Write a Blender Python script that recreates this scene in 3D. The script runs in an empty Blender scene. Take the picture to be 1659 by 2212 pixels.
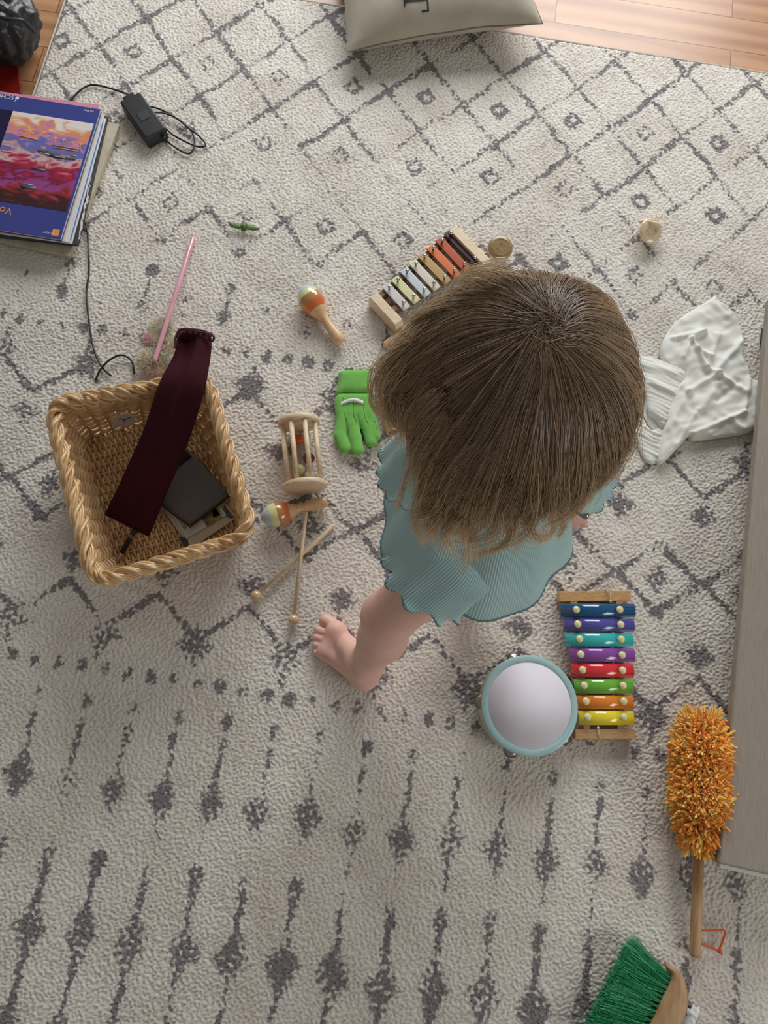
import bpy, math, random
import numpy as np
from mathutils import Vector, Matrix, noise as mnoise
from mathutils.geometry import delaunay_2d_cdt
random.seed(7); rng = np.random.default_rng(7)
C = bpy.context.scene.collection
SC = bpy.context.scene

# ------------------------------------------------------------------ camera, world, lights, exposure
CAM_H = 1.45
F_PX = 1600.0
W_ = np.array([0.98789970, 0.15509412, -0.00002244])     # world X seen in camera (right, down, forward)
V_ = np.array([0.14973286, -0.95371251, 0.26079209])     # world Y
N_ = np.array([-0.04042592, 0.25763979, 0.96539499])     # straight down
cam_d = bpy.data.cameras.new('camera'); cam = bpy.data.objects.new('camera', cam_d); C.objects.link(cam)
cam_d.sensor_fit = 'HORIZONTAL'; cam_d.sensor_width = 36.0; cam_d.lens = F_PX / 1659 * 36
cam_d.clip_start = 0.02
R = Matrix(((W_[0], -W_[1], -W_[2]), (V_[0], -V_[1], -V_[2]), (-N_[0], N_[1], N_[2])))
cam.matrix_world = Matrix.Translation((0, 0, CAM_H)) @ R.to_4x4()
SC.camera = cam
SC.view_settings.view_transform = 'Standard'; SC.view_settings.look = 'None'
SC.view_settings.gamma = 1; SC.view_settings.use_curve_mapping = False
SC.view_settings.exposure = 0.0
wd = bpy.data.worlds.new('world'); SC.world = wd; wd.use_nodes = True
wd.node_tree.nodes['Background'].inputs[0].default_value = (1.0, 0.972, 0.93, 1)
wd.node_tree.nodes['Background'].inputs[1].default_value = 0.19

def area(name, loc, target, sx, sy, power, col):
    l = bpy.data.lights.new(name, 'AREA'); l.shape = 'RECTANGLE'; l.size = sx; l.size_y = sy
    l.energy = power; l.color = col
    o = bpy.data.objects.new(name, l); C.objects.link(o); o.location = loc
    o.rotation_euler = (Vector(target) - Vector(loc)).to_track_quat('-Z', 'Y').to_euler()
    return o
area('window_light', (0.05, 3.3, 1.45), (0.1, 0.6, 0.1), 2.3, 1.5, 90, (0.97, 0.985, 1.0))
area('side_window_light', (3.0, -0.9, 1.7), (0.2, 0.2, 0.2), 1.4, 1.3, 27, (1.0, 0.97, 0.92))

def P(px, py, z=0.0):
    d = np.array([px - 829.5, py - 1106.0, F_PX])
    w = np.array([d @ W_, d @ V_, -(d @ N_)]); t = (z - CAM_H) / w[2]
    return Vector((w[0] * t, w[1] * t, z))
def sl(c):
    c = c / 255.0
    return c / 12.92 if c <= 0.04045 else ((c + 0.055) / 1.055) ** 2.4
def rgb(r, g, b, k=1.0): return (min(sl(r) * k, 1), min(sl(g) * k, 1), min(sl(b) * k, 1), 1)

# ------------------------------------------------------------------ materials
def mat(name, col, rough=0.6, col2=None, nscale=40, stretch=(1, 1, 1), bump=0.0, bscale=200, metal=0.0, coat=0.0,
        spec=0.5, sheen=0.0, sss=0.0, trans=0.0, lo=0.35, hi=0.65, bdist=0.001, bstretch=None):
    m = bpy.data.materials.new(name); m.use_nodes = True; nt = m.node_tree; b = nt.nodes['Principled BSDF']
    b.inputs['Base Color'].default_value = col; b.inputs['Roughness'].default_value = rough
    b.inputs['Metallic'].default_value = metal; b.inputs['Coat Weight'].default_value = coat
    b.inputs['Specular IOR Level'].default_value = spec; b.inputs['Sheen Weight'].default_value = sheen
    b.inputs['Coat Roughness'].default_value = 0.08
    if sss:
        b.inputs['Subsurface Weight'].default_value = sss; b.inputs['Subsurface Scale'].default_value = 0.01
        b.inputs['Subsurface Radius'].default_value = (1, 0.35, 0.2)
    if trans: b.inputs['Transmission Weight'].default_value = trans
    tc = nt.nodes.new('ShaderNodeTexCoord')
    def mapped(st):
        mp = nt.nodes.new('ShaderNodeMapping'); mp.inputs['Scale'].default_value = st
        nt.links.new(tc.outputs['Object'], mp.inputs[0]); return mp
    if col2 is not None:
        n = nt.nodes.new('ShaderNodeTexNoise'); n.inputs['Scale'].default_value = nscale; n.inputs['Detail'].default_value = 4
        nt.links.new(mapped(stretch).outputs[0], n.inputs['Vector'])
        r = nt.nodes.new('ShaderNodeValToRGB'); r.color_ramp.elements[0].position = lo; r.color_ramp.elements[1].position = hi
        r.color_ramp.elements[0].color = col; r.color_ramp.elements[1].color = col2
        nt.links.new(n.outputs[0], r.inputs[0]); nt.links.new(r.outputs[0], b.inputs['Base Color'])
    if bump:
        n = nt.nodes.new('ShaderNodeTexNoise'); n.inputs['Scale'].default_value = bscale; n.inputs['Detail'].default_value = 3
        nt.links.new(mapped(bstretch or stretch).outputs[0], n.inputs['Vector'])
        bp = nt.nodes.new('ShaderNodeBump'); bp.inputs['Strength'].default_value = bump; bp.inputs['Distance'].default_value = bdist
        nt.links.new(n.outputs[0], bp.inputs['Height']); nt.links.new(bp.outputs[0], b.inputs['Normal'])
    return m

def mat_attr(name, attr, c0, c1, rough=0.5, cm=None, spec=0.5, sheen=0.0, nvar=0.25):
    """colour runs with a stored 0..1 attribute (root to tip of a fibre, band of a pattern)"""
    m = bpy.data.materials.new(name); m.use_nodes = True; nt = m.node_tree; b = nt.nodes['Principled BSDF']
    b.inputs['Roughness'].default_value = rough; b.inputs['Specular IOR Level'].default_value = spec
    b.inputs['Sheen Weight'].default_value = sheen
    a = nt.nodes.new('ShaderNodeAttribute'); a.attribute_name = attr
    r = nt.nodes.new('ShaderNodeValToRGB'); r.color_ramp.elements[0].color = c0; r.color_ramp.elements[1].color = c1
    if cm:
        e = r.color_ramp.elements.new(0.5); e.color = cm
    nt.links.new(a.outputs['Fac'], r.inputs[0]); nt.links.new(r.outputs[0], b.inputs['Base Color'])
    return m

# ------------------------------------------------------------------ mesh helpers
WLOC = {}
def settags(o, label=None, cat=None, group=None, kind=None):
    if label: o['label'] = label
    if cat: o['category'] = cat
    if group: o['group'] = group
    if kind: o['kind'] = kind
    return o
def thing(name, label, cat, loc, group=None):
    o = bpy.data.objects.new(name, None); C.objects.link(o); o.location = loc; o.empty_display_size = 0.02
    WLOC[o.name] = Vector(loc); return settags(o, label, cat, group)

class M:
    def __init__(s): s.v = []; s.f = []; s.m = []; s.n = 0; s.at = []
    def add(s, v, f, mi=0, at=None):
        v = np.asarray([tuple(x) for x in v] if not isinstance(v, np.ndarray) else v, dtype=np.float64).reshape(-1, 3)
        s.v.append(v); k = s.n
        if isinstance(f, np.ndarray): s.f.extend((f + k).tolist()); nf = len(f)
        else: s.f.extend([[i + k for i in q] for q in f]); nf = len(f)
        s.m.extend([mi] * nf if not isinstance(mi, (list, np.ndarray)) else list(mi))
        s.at.append(np.zeros(len(v)) if at is None else np.asarray(at)); s.n += len(v); return s
    def tube(s, pts, r, n=8, mi=0, closed=False, caps=True):
        v, f, = tube(pts, r, n, closed, caps); return s.add(v, f, mi)
    def box(s, c, ux, uy, uz, mi=0):
        c = Vector(c); v = [c + a * Vector(ux) + b * Vector(uy) + d * Vector(uz) for d in (-1, 1) for b in (-1, 1) for a in (-1, 1)]
        if Vector(ux).cross(Vector(uy)).dot(Vector(uz)) < 0:
            f = [[0, 1, 3, 2], [4, 6, 7, 5], [0, 4, 5, 1], [2, 3, 7, 6], [0, 2, 6, 4], [1, 5, 7, 3]]
        else:
            f = [[0, 2, 3, 1], [4, 5, 7, 6], [0, 1, 5, 4], [2, 6, 7, 3], [0, 4, 6, 2], [1, 3, 7, 5]]
        return s.add(v, f, mi)
    def prism(s, top, dz, mi=0, base=None):
        top = [Vector(p) for p in top]; n = len(top)
        ar = sum(top[i].x * top[(i + 1) % n].y - top[(i + 1) % n].x * top[i].y for i in range(n))
        if ar < 0: top = top[::-1]
        bot = [p - Vector((0, 0, dz)) for p in top]
        f = [list(range(n)), list(range(2 * n - 1, n - 1, -1))] + [[i, i + n, (i + 1) % n + n, (i + 1) % n] for i in range(n)]
        return s.add(top + bot, f, mi)
    def sphere(s, c, r, mi=0, nu=20, nv=12, sc=(1, 1, 1), rot=None):
        v = []; f = []
        for j in range(nv + 1):
            th = math.pi * j / nv
            for i in range(nu):
                ph = 2 * math.pi * i / nu
                q = Vector((math.sin(th) * math.cos(ph) * sc[0], math.sin(th) * math.sin(ph) * sc[1], math.cos(th) * sc[2])) * r
                if rot: q = rot @ q
                v.append(Vector(c) + q)
        for j in range(nv):
            for i in range(nu):
                a = j * nu + i; b = j * nu + (i + 1) % nu; f.append([a, a + nu, b + nu, b])
        return s.add(v, f, mi)
    def lathe(s, A, B, prof, n=24, mats=None, up=None):
        """prof: list of (distance along A->B in metres or fraction if <=1 and B given, radius)"""
        A = Vector(A); B = Vector(B); ax = (B - A); L = ax.length; ax.normalize()
        e1 = ax.orthogonal().normalized(); e2 = ax.cross(e1)
        v = []; f = []; mi = []
        for t, r in prof:
            for i in range(n):
                a = 2 * math.pi * i / n
                v.append(A + ax * (t * L) + (e1 * math.cos(a) + e2 * math.sin(a)) * max(r, 1e-5))
        for j in range(len(prof) - 1):
            for i in range(n):
                a = j * n + i; b = j * n + (i + 1) % n; f.append([a, b, b + n, a + n])
                mi.append(mats(0.5 * (prof[j][0] + prof[j + 1][0])) if mats else 0)
        return s.add(v, f, mi)
    def build(s, name, mt, parent=None, smooth=True, attr=None, bevel=0, sub=0, origin=None):
        v = np.concatenate(s.v); lo = v.min(0); hi = v.max(0)
        og = np.array([(lo[0] + hi[0]) / 2, (lo[1] + hi[1]) / 2, lo[2]]) if origin is None else np.array(origin)
        me = bpy.data.meshes.new(name); me.from_pydata((v - og).tolist(), [], s.f); me.update()
        for x in (mt if isinstance(mt, (list, tuple)) else [mt]): me.materials.append(x)
        me.polygons.foreach_set('material_index', np.array(s.m, dtype=np.int32))
        me.polygons.foreach_set('use_smooth', np.full(len(me.polygons), smooth))
        if attr:
            a = me.attributes.new(attr, 'FLOAT', 'POINT'); a.data.foreach_set('value', np.concatenate(s.at).astype(np.float32))
        me.validate()
        o = bpy.data.objects.new(name, me); C.objects.link(o)
        pl = WLOC[parent.name] if parent else Vector((0, 0, 0))
        o.location = Vector(og) - pl
        if parent: o.parent = parent
        WLOC[o.name] = Vector(og)
        if bevel:
            b = o.modifiers.new('b', 'BEVEL'); b.width = bevel; b.segments = 3; b.limit_method = 'ANGLE'; b.angle_limit = 0.6
            if smooth: 
                w = o.modifiers.new('w', 'WEIGHTED_NORMAL')
        if sub:
            b = o.modifiers.new('s', 'SUBSURF'); b.levels = sub; b.render_levels = sub
        return o

def tube(pts, r, n=8, closed=False, caps=True):
    pts = [Vector(p) for p in pts]; m = len(pts)
    rs = list(r) if isinstance(r, (list, tuple, np.ndarray)) else [r] * m
    T = []
    for i in range(m):
        if closed: d = pts[(i + 1) % m] - pts[i - 1]
        else: d = pts[min(i + 1, m - 1)] - pts[max(i - 1, 0)]
        T.append(d.normalized() if d.length > 1e-9 else Vector((0, 0, 1)))
    nrm = T[0].orthogonal().normalized(); v = []
    for i in range(m):
        nrm = nrm - T[i] * nrm.dot(T[i])
        if nrm.length < 1e-6: nrm = T[i].orthogonal()
        nrm.normalize(); bn = T[i].cross(nrm)
        for k in range(n):
            a = 2 * math.pi * k / n; v.append(pts[i] + (nrm * math.cos(a) + bn * math.sin(a)) * rs[i])
    f = []
    for i in range(m if closed else m - 1):
        j = (i + 1) % m
        for k in range(n):
            k2 = (k + 1) % n; f.append([i * n + k, i * n + k2, j * n + k2, j * n + k])
    if caps and not closed:
        f.append([k for k in range(n)][::-1]); f.append([(m - 1) * n + k for k in range(n)])
    return v, f

def fibres(pts, rad, sides=3):
    """pts (N,T,3), rad (N,T) -> one numpy mesh of N thin tubes"""
    N, T, _ = pts.shape
    tan = np.gradient(pts, axis=1); tan /= np.linalg.norm(tan, axis=2, keepdims=True) + 1e-12
    ref = np.where(np.abs(tan[..., 2:3]) > 0.9, np.array([1.0, 0, 0]), np.array([0, 0, 1.0]))
    e1 = np.cross(tan, ref); e1 /= np.linalg.norm(e1, axis=2, keepdims=True) + 1e-12; e2 = np.cross(tan, e1)
    ang = np.arange(sides) * 2 * np.pi / sides
    ring = pts[:, :, None, :] + rad[:, :, None, None] * (e1[:, :, None, :] * np.cos(ang)[None, None, :, None] + e2[:, :, None, :] * np.sin(ang)[None, None, :, None])
    v = ring.reshape(-1, 3)
    base = (np.arange(N) * T * sides)[:, None, None] + (np.arange(T - 1) * sides)[None, :, None]
    k = np.arange(sides)[None, None, :]; k2 = (k + 1) % sides
    f = np.stack([base + k, base + k2, base + k2 + sides, base + k + sides], axis=-1).reshape(-1, 4)
    t = np.broadcast_to(np.linspace(0, 1, T)[None, :, None], (N, T, sides)).reshape(-1)
    return v, f, t

def crv(pts, n=8):
    """Catmull-Rom through points"""
    pts = [np.array(p, dtype=float) for p in pts]; out = []
    for i in range(len(pts) - 1):
        p0 = pts[max(i - 1, 0)]; p1 = pts[i]; p2 = pts[i + 1]; p3 = pts[min(i + 2, len(pts) - 1)]
        for k in range(n):
            t = k / n
            out.append(0.5 * ((2 * p1) + (-p0 + p2) * t + (2 * p0 - 5 * p1 + 4 * p2 - p3) * t * t + (-p0 + 3 * p1 - 3 * p2 + p3) * t ** 3))
    out.append(pts[-1]); return [Vector(q) for q in out]
def pxc(pts, n=8, z=None):
    """smooth world curve through (px, py, z) marks"""
    return crv([tuple(P(p[0], p[1], p[2] if len(p) > 2 else z)) for p in pts], n)

def seg_dist(x, y, ax, ay, bx, by):
    dx, dy = bx - ax, by - ay; L = dx * dx + dy * dy + 1e-12
    t = np.clip(((x - ax) * dx + (y - ay) * dy) / L, 0, 1)
    return np.hypot(x - ax - t * dx, y - ay - t * dy)

def cloth(mm, outline, z0, puff=0.01, pw=0.012, folds=(), ripple=None, sp=0.004, zb=None, mi=0, nz=0.0, thick=0.0015, zfun=None, smooth_n=6):
    """soft lying fabric: outline in image marks on the plane z0, top surface puffed and folded, closed underneath"""
    ol = crv([tuple(P(a, b, z0)) for a, b in outline + [outline[0]]], smooth_n)[:-1] if smooth_n > 1 else [P(a, b, z0) for a, b in outline]
    ol = np.array([(p.x, p.y) for p in ol]); n = len(ol)
    lo = ol.min(0); hi = ol.max(0); gx, gy = np.meshgrid(np.arange(lo[0], hi[0], sp), np.arange(lo[1], hi[1], sp))
    gx = gx + (np.arange(gx.shape[0]) % 2)[:, None] * sp / 2
    q = np.stack([gx.ravel(), gy.ravel()], 1)
    ins = np.zeros(len(q), bool); dist = np.full(len(q), 9.0)
    for i in range(n):
        a = ol[i]; b = ol[(i + 1) % n]
        cond = ((a[1] > q[:, 1]) != (b[1] > q[:, 1])) & (q[:, 0] < (b[0] - a[0]) * (q[:, 1] - a[1]) / (b[1] - a[1] + 1e-15) + a[0]); ins ^= cond
        dist = np.minimum(dist, seg_dist(q[:, 0], q[:, 1], a[0], a[1], b[0], b[1]))
    keep = ins & (dist > sp * 0.45); q = q[keep]; dist = dist[keep]
    allp = np.concatenate([ol, q]); dd = np.concatenate([np.zeros(n), dist])
    res = delaunay_2d_cdt([Vector(p) for p in allp], [(i, (i + 1) % n) for i in range(n)], [], 1, 1e-7)
    vv = np.array([(p.x, p.y) for p in res[0]]); tri = [list(t) for t in res[2]]
    orig = res[3]; d2 = np.array([dd[o[0]] if o else 0.0 for o in orig])
    h = puff * np.sqrt(1 - np.exp(-d2 / pw)); edge = np.clip(d2 / 0.006, 0, 1)
    for (a, b, w, amp) in folds:
        A = P(a[0], a[1], z0); B = P(b[0], b[1], z0); wm = w / 1120.0
        h += amp * np.exp(-(seg_dist(vv[:, 0], vv[:, 1], A.x, A.y, B.x, B.y) / wm) ** 2) * edge
    if ripple:
        for (rx, ry, wl, amp) in ripple:
            ph = (vv[:, 0] * rx + vv[:, 1] * ry) / wl
            wob = np.array([mnoise.noise(Vector((x * 30, y * 30, wl * 50))) for x, y in vv])
            h += amp * np.sin(2 * np.pi * ph + wob * 3.0) * (0.55 + 0.9 * wob) * np.clip(d2 / 0.004, 0.35, 1)
    if nz: h += nz * np.array([mnoise.noise(Vector((x * 22, y * 22, 3))) for x, y in vv]) * edge
    base = np.full(len(vv), z0) if zfun is None else np.array([zfun(x, y) for x, y in vv])
    top = np.column_stack([vv, base + thick + h]); 
    bz = base if zb is None else np.full(len(vv), zb)
    bot = np.column_stack([vv, np.minimum(bz, base + thick + h - 0.0004)]); k = len(vv)
    a0 = vv[tri[0][1]] - vv[tri[0][0]]; a1 = vv[tri[0][2]] - vv[tri[0][0]]
    if a0[0] * a1[1] - a0[1] * a1[0] < 0: tri = [t[::-1] for t in tri]
    cnt = {}
    for t in tri:
        for i in range(3): cnt[(t[i], t[(i + 1) % 3])] = 1
    side = [[b, a, a + k, b + k] for (a, b) in cnt if (b, a) not in cnt]
    mm.add(np.concatenate([top, bot]), tri + [[i + k for i in t[::-1]] for t in tri] + side, mi); return mm

def blob(prims, voxel=0.003, post=3):
    """one continuous surface from round cones: (a, b, ra, rb, k); voxel union, then relaxed onto the smooth distance field"""
    m = M()
    for a, b, ra, rb, k in prims:
        a = Vector(a); b = Vector(b); d = b - a
        if d.length < 1e-4: m.sphere(a, ra, nu=14, nv=10); continue
        ax = d.normalized(); e1 = ax.orthogonal().normalized(); e2 = ax.cross(e1); n = 14; prof = []
        for j in range(6):
            t = math.pi / 2 * j / 5; prof.append((-math.cos(t) * ra, math.sin(t) * ra + 1e-5, a))
        for j in range(6):
            t = math.pi / 2 * j / 5; prof.append((math.sin(t) * rb, math.cos(t) * rb + 1e-5, b))
        v = []; f = []
        for (t, r, c) in prof:
            for i in range(n):
                an = 2 * math.pi * i / n; v.append(c + ax * t + (e1 * math.cos(an) + e2 * math.sin(an)) * r)
        for j in range(len(prof) - 1):
            for i in range(n):
                q = j * n + i; w = j * n + (i + 1) % n; f.append([q, w, w + n, q + n])
        f.append(list(range(n))[::-1]); f.append([(len(prof) - 1) * n + i for i in range(n)])
        m.add(v, f)
    me = bpy.data.meshes.new('tmp'); me.from_pydata(np.concatenate(m.v).tolist(), [], m.f)
    o = bpy.data.objects.new('tmp', me); C.objects.link(o)
    r = o.modifiers.new('r', 'REMESH'); r.mode = 'VOXEL'; r.voxel_size = voxel
    s = o.modifiers.new('s', 'SMOOTH'); s.iterations = 4; s.factor = 0.5
    dg = bpy.context.evaluated_depsgraph_get(); dg.update(); ev = o.evaluated_get(dg).to_mesh()
    v = np.empty(len(ev.vertices) * 3); ev.vertices.foreach_get('co', v); v = v.reshape(-1, 3)
    f = [list(p.vertices) for p in ev.polygons]
    bpy.data.objects.remove(o); bpy.data.meshes.remove(me)
    A = np.array([tuple(p[0]) for p in prims]); B = np.array([tuple(p[1]) for p in prims])
    ra = np.array([p[2] for p in prims]); rb = np.array([p[3] for p in prims]); K = [p[4] for p in prims]
    def sdf(x):
        d = None
        for i in range(len(prims)):
            ba = B[i] - A[i]; L = ba @ ba + 1e-12; h = np.clip(((x - A[i]) @ ba) / L, 0, 1)
            di = np.linalg.norm(x - A[i] - h[:, None] * ba, axis=1) - (ra[i] + (rb[i] - ra[i]) * h)
            if d is None: d = di
            else:
                k = K[i]; hh = np.maximum(k - np.abs(d - di), 0) / k; d = np.minimum(d, di) - hh * hh * k * 0.25
        return d
    for it in range(post):
        d = sdf(v); e = 4e-4; g = np.stack([sdf(v + np.eye(3)[a] * e) - d for a in range(3)], 1) / e
        g /= np.linalg.norm(g, axis=1, keepdims=True) + 1e-9
        v = v - g * np.clip(d, -0.01, 0.01)[:, None] * 0.9
    return v, f

# ------------------------------------------------------------------ setting: wood floor and rug
def floor_material():
    m = bpy.data.materials.new('floor_wood'); m.use_nodes = True; nt = m.node_tree; b = nt.nodes['Principled BSDF']
    L = nt.links.new; tc = nt.nodes.new('ShaderNodeTexCoord')
    br = nt.nodes.new('ShaderNodeTexBrick'); br.inputs['Scale'].default_value = 1.0
    br.inputs['Brick Width'].default_value = 1.21; br.inputs['Row Height'].default_value = 0.105
    br.inputs['Mortar Size'].default_value = 0.0012; br.inputs['Mortar Smooth'].default_value = 0.1; br.offset = 0.37
    br.inputs['Color1'].default_value = (0, 0, 0, 1); br.inputs['Color2'].default_value = (1, 1, 1, 1); br.inputs['Mortar'].default_value = (0.5, 0.5, 0.5, 1)
    mp0 = nt.nodes.new('ShaderNodeMapping'); mp0.inputs['Location'].default_value = (0.53, 0.04, 0)
    L(tc.outputs['Object'], mp0.inputs[0]); L(mp0.outputs[0], br.inputs['Vector'])
    sep = nt.nodes.new('ShaderNodeSeparateXYZ'); L(tc.outputs['Object'], sep.inputs[0])
    add = nt.nodes.new('ShaderNodeVectorMath'); add.operation = 'ADD'
    sc = nt.nodes.new('ShaderNodeVectorMath'); sc.operation = 'SCALE'; sc.inputs['Scale'].default_value = 3.7
    L(br.outputs['Color'], sc.inputs[0]); L(tc.outputs['Object'], add.inputs[0]); L(sc.outputs[0], add.inputs[1])
    mp = nt.nodes.new('ShaderNodeMapping'); mp.inputs['Scale'].default_value = (1.4, 13, 13); L(add.outputs[0], mp.inputs[0])
    n1 = nt.nodes.new('ShaderNodeTexNoise'); n1.inputs['Scale'].default_value = 1.6; n1.inputs['Detail'].default_value = 5; n1.inputs['Distortion'].default_value = 0.6
    L(mp.outputs[0], n1.inputs['Vector'])
    w = nt.nodes.new('ShaderNodeTexWave'); w.bands_direction = 'Y'; w.inputs['Scale'].default_value = 0.5; w.inputs['Distortion'].default_value = 6; w.inputs['Detail'].default_value = 3; w.inputs['Detail Scale'].default_value = 0.6
    L(mp.outputs[0], w.inputs['Vector'])
    mx = nt.nodes.new('ShaderNodeMix'); mx.inputs[0].default_value = 0.22; L(n1.outputs[0], mx.inputs[2]); L(w.outputs['Fac'], mx.inputs[3])
    r = nt.nodes.new('ShaderNodeValToRGB'); e = r.color_ramp.elements
    e[0].position = 0.2; e[0].color = rgb(146, 100, 68); e[1].position = 0.75; e[1].color = rgb(196, 148, 108)
    L(mx.outputs[0], r.inputs[0])
    mm = nt.nodes.new('ShaderNodeMix'); mm.data_type = 'RGBA'; mm.blend_type = 'MIX'
    L(br.outputs['Fac'], mm.inputs[0]); L(r.outputs[0], mm.inputs[6]); mm.inputs[7].default_value = rgb(112, 76, 52)
    L(mm.outputs[2], b.inputs['Base Color']); b.inputs['Roughness'].default_value = 0.33; b.inputs['Specular IOR Level'].default_value = 0.6
    bp = nt.nodes.new('ShaderNodeBump'); bp.inputs['Strength'].default_value = 0.15; bp.inputs['Distance'].default_value = 0.001
    L(n1.outputs[0], bp.inputs['Height']); L(bp.outputs[0], b.inputs['Normal'])
    return m
RUG_T = 0.010
fl = M(); fl.add([(-2.6, -2.2, 0), (2.6, -2.2, 0), (2.6, 3.2, 0), (-2.6, 3.2, 0)] , [[0, 1, 2, 3]])
fl.v[0][:, 2] = -RUG_T
floor = fl.build('floor', floor_material(), smooth=False); settags(floor, 'light brown wood laminate floor boards around the rug', None, None, 'structure')

def fnoise(ny, nx, wy, wx, seed, beta=1.0):
    """band-limited gaussian noise with feature size wy, wx in cells"""
    r = np.random.default_rng(seed).standard_normal((ny, nx)); F = np.fft.rfft2(r)
    fy = np.fft.fftfreq(ny)[:, None] * wy; fx = np.fft.rfftfreq(nx)[None, :] * wx; q = np.sqrt(fy ** 2 + fx ** 2)
    F *= np.exp(-((q - 1.0) / 0.55) ** 2) if beta else np.exp(-(q ** 2))
    o = np.fft.irfft2(F, s=(ny, nx)); return o / o.std()

def make_rug():
    x0, x1, y0, y1 = -0.962, 1.25, -0.95, 1.660; sp = 0.0020
    nx = int((x1 - x0) / sp); ny = int((y1 - y0) / sp)
    X, Y = np.meshgrid(np.linspace(x0, x1, nx), np.linspace(y0, y1, ny))
    wx = fnoise(ny, nx, 22, 22, 5) * 0.0016 + fnoise(ny, nx, 5, 5, 15) * 0.0016; wy = fnoise(ny, nx, 22, 22, 6) * 0.0016 + fnoise(ny, nx, 5, 5, 16) * 0.0012
    XX = X + wx; YY = Y + wy; mask = np.zeros_like(X); rr = random.Random(3)
    def sub(cx, cy, rad):
        i0 = max(int((cy - rad - y0) / sp), 0); i1 = min(int((cy + rad - y0) / sp) + 1, ny); j0 = max(int((cx - rad - x0) / sp), 0); j1 = min(int((cx + rad - x0) / sp) + 1, nx)
        return slice(i0, max(i1, i0)), slice(j0, max(j1, j0))
    def put(s, d, w, a): 
        mask[s] = np.maximum(mask[s], a * np.clip(1.35 - d / (w * 1.22), 0, 1))
    def line(ax, ay, bx, by, w=0.0075, a=1.0):
        s = sub((ax + bx) / 2, (ay + by) / 2, max(abs(ax - bx), abs(ay - by)) / 2 + 0.03)
        put(s, seg_dist(XX[s], YY[s], ax, ay, bx, by), w, a)
    def dot(cx, cy, rx=0.012, ry=0.014, a=1.0):
        s = sub(cx, cy, 0.05); put(s, np.hypot((XX[s] - cx) / rx, (YY[s] - cy) / ry), 1.0, a)
    def dia(cx, cy, rx=0.022, ry=0.024, a=1.0, hollow=True):
        s = sub(cx, cy, 0.06); d = np.abs(XX[s] - cx) / rx + np.abs(YY[s] - cy) / ry
        put(s, np.abs(d - 0.72) / 0.36 if hollow else d, 1.0, a)
    p = 0.177; h = p / 2; xs = 0.035
    j6 = lambda s=0.004: rr.uniform(-s, s)
    jr = [1.62 - 0.0985 * j for j in range(8)]
    VX = lambda j, k: (xs + p * k + (h if j % 2 else 0) + 0.0055 * math.sin(j * 12.7 + k * 7.3), jr[j] + 0.0050 * math.sin(j * 5.1 + k * 9.7 + 1))
    for j in range(8):
        for k in range(-7, 8):
            cx = xs + p * k + (h if j % 2 else 0); am = {3: 0.9, 4: 0.75, 5: 0.66, 6: 0.95, 7: 1.0}.get(j, 1.0)
            if j == 0:
                dot(cx, jr[0], 0.014, 0.013)
                for sx in (-1, 1): line(cx, jr[0], cx + sx * 0.035, jr[0] + 0.039, 0.007)
            if j < 7:
                for sx in (-1, 1):
                    q = am * rr.uniform(0.72, 1.08)
                    w0 = rr.uniform(0.0062, 0.0085)
                    if j == 4 and rr.random() < 0.35: q *= 0.6
                    k2 = k + ((1 if sx > 0 else 0) if j % 2 else (0 if sx > 0 else -1)); a0 = VX(j, k); a1 = VX(j + 1, k2)
                    md = ((a0[0] + a1[0]) / 2 + j6(.005), (a0[1] + a1[1]) / 2 + j6(.005)); q2 = q * rr.uniform(.62, 1.05)
                    line(a0[0], a0[1], md[0], md[1], w0, q); line(md[0], md[1], a1[0], a1[1], w0 * rr.uniform(.8, 1.25), q2)
            if j in (2, 4, 6): dia(cx + h, jr[j] + j6(), 0.027, 0.027, 0.95 * rr.uniform(0.75, 1.05)); 
            if j in (1, 5) and rr.random() < 0.4: dot(cx + h + j6(.01), jr[j] + j6(.01), 0.008, 0.008, 0.6)
            if j == 7: dot(cx, jr[7], 0.017, 0.012)
            if 0 < j < 7 and rr.random() < 0.6: dot(cx, jr[j], 0.012, 0.012, 0.9 * am)
    for k in range(-14, 16):                                   # comets under the trellis
        cx = xs + h * k
        if k % 2: 
            dot(cx, 0.845 + j6(.01), 0.015, 0.017, 0.95); line(cx, 0.83, cx, 0.79, 0.005, 0.7); dot(cx, 0.765 + j6(), 0.014, 0.022, 0.85)
        else: dot(cx, 0.80 + j6(.01), 0.012, 0.014, 0.75); dot(cx, 0.755, 0.008, 0.008, 0.6)
    for row in (0.692, 0.003):
        for k in range(-25, 32):
            cx = xs + 0.02 + 0.04425 * k; a = rr.uniform(0.7, 1.05); dot(cx, row + j6(.003), 0.0115, 0.0145 * rr.uniform(.85, 1.15), a)
    my = 0.345                                                   # the middle band, mirrored about its centre line
    for sg in (-1, 1):
        for k in range(-7, 8):
            cx = xs + p * k
            yv = my + sg * 0.276; yp = my + sg * 0.185; yd = my + sg * 0.142
            dia(cx, yv, 0.036, 0.040, 1.0, False); line(cx, yv - sg * 0.01, cx, yv + sg * 0.045, 0.0055, 0.85)
            for sx in (-1, 1): line(cx, yv - sg * 0.012, cx + sx * h, yp, 0.0075, rr.uniform(0.8, 1.05))
            dia(cx + h, yd, 0.036, 0.030, 0.95, False)
            line(cx + h, my + sg * 0.02, cx + h, yd + sg * 0.0, 0.004, 0.0)
            for sx in (-1, 1): line(cx + h + sx * 0.003, my, cx + sx * 0.008 + (p if sx > 0 else 0), my + sg * 0.075, 0.0075, rr.uniform(0.8, 1.05))
            if sg > 0: dia(cx, my - 0.005, 0.030, 0.036, 1.0, False); dot(cx + h, my, 0.011, 0.011, 1)
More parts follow.
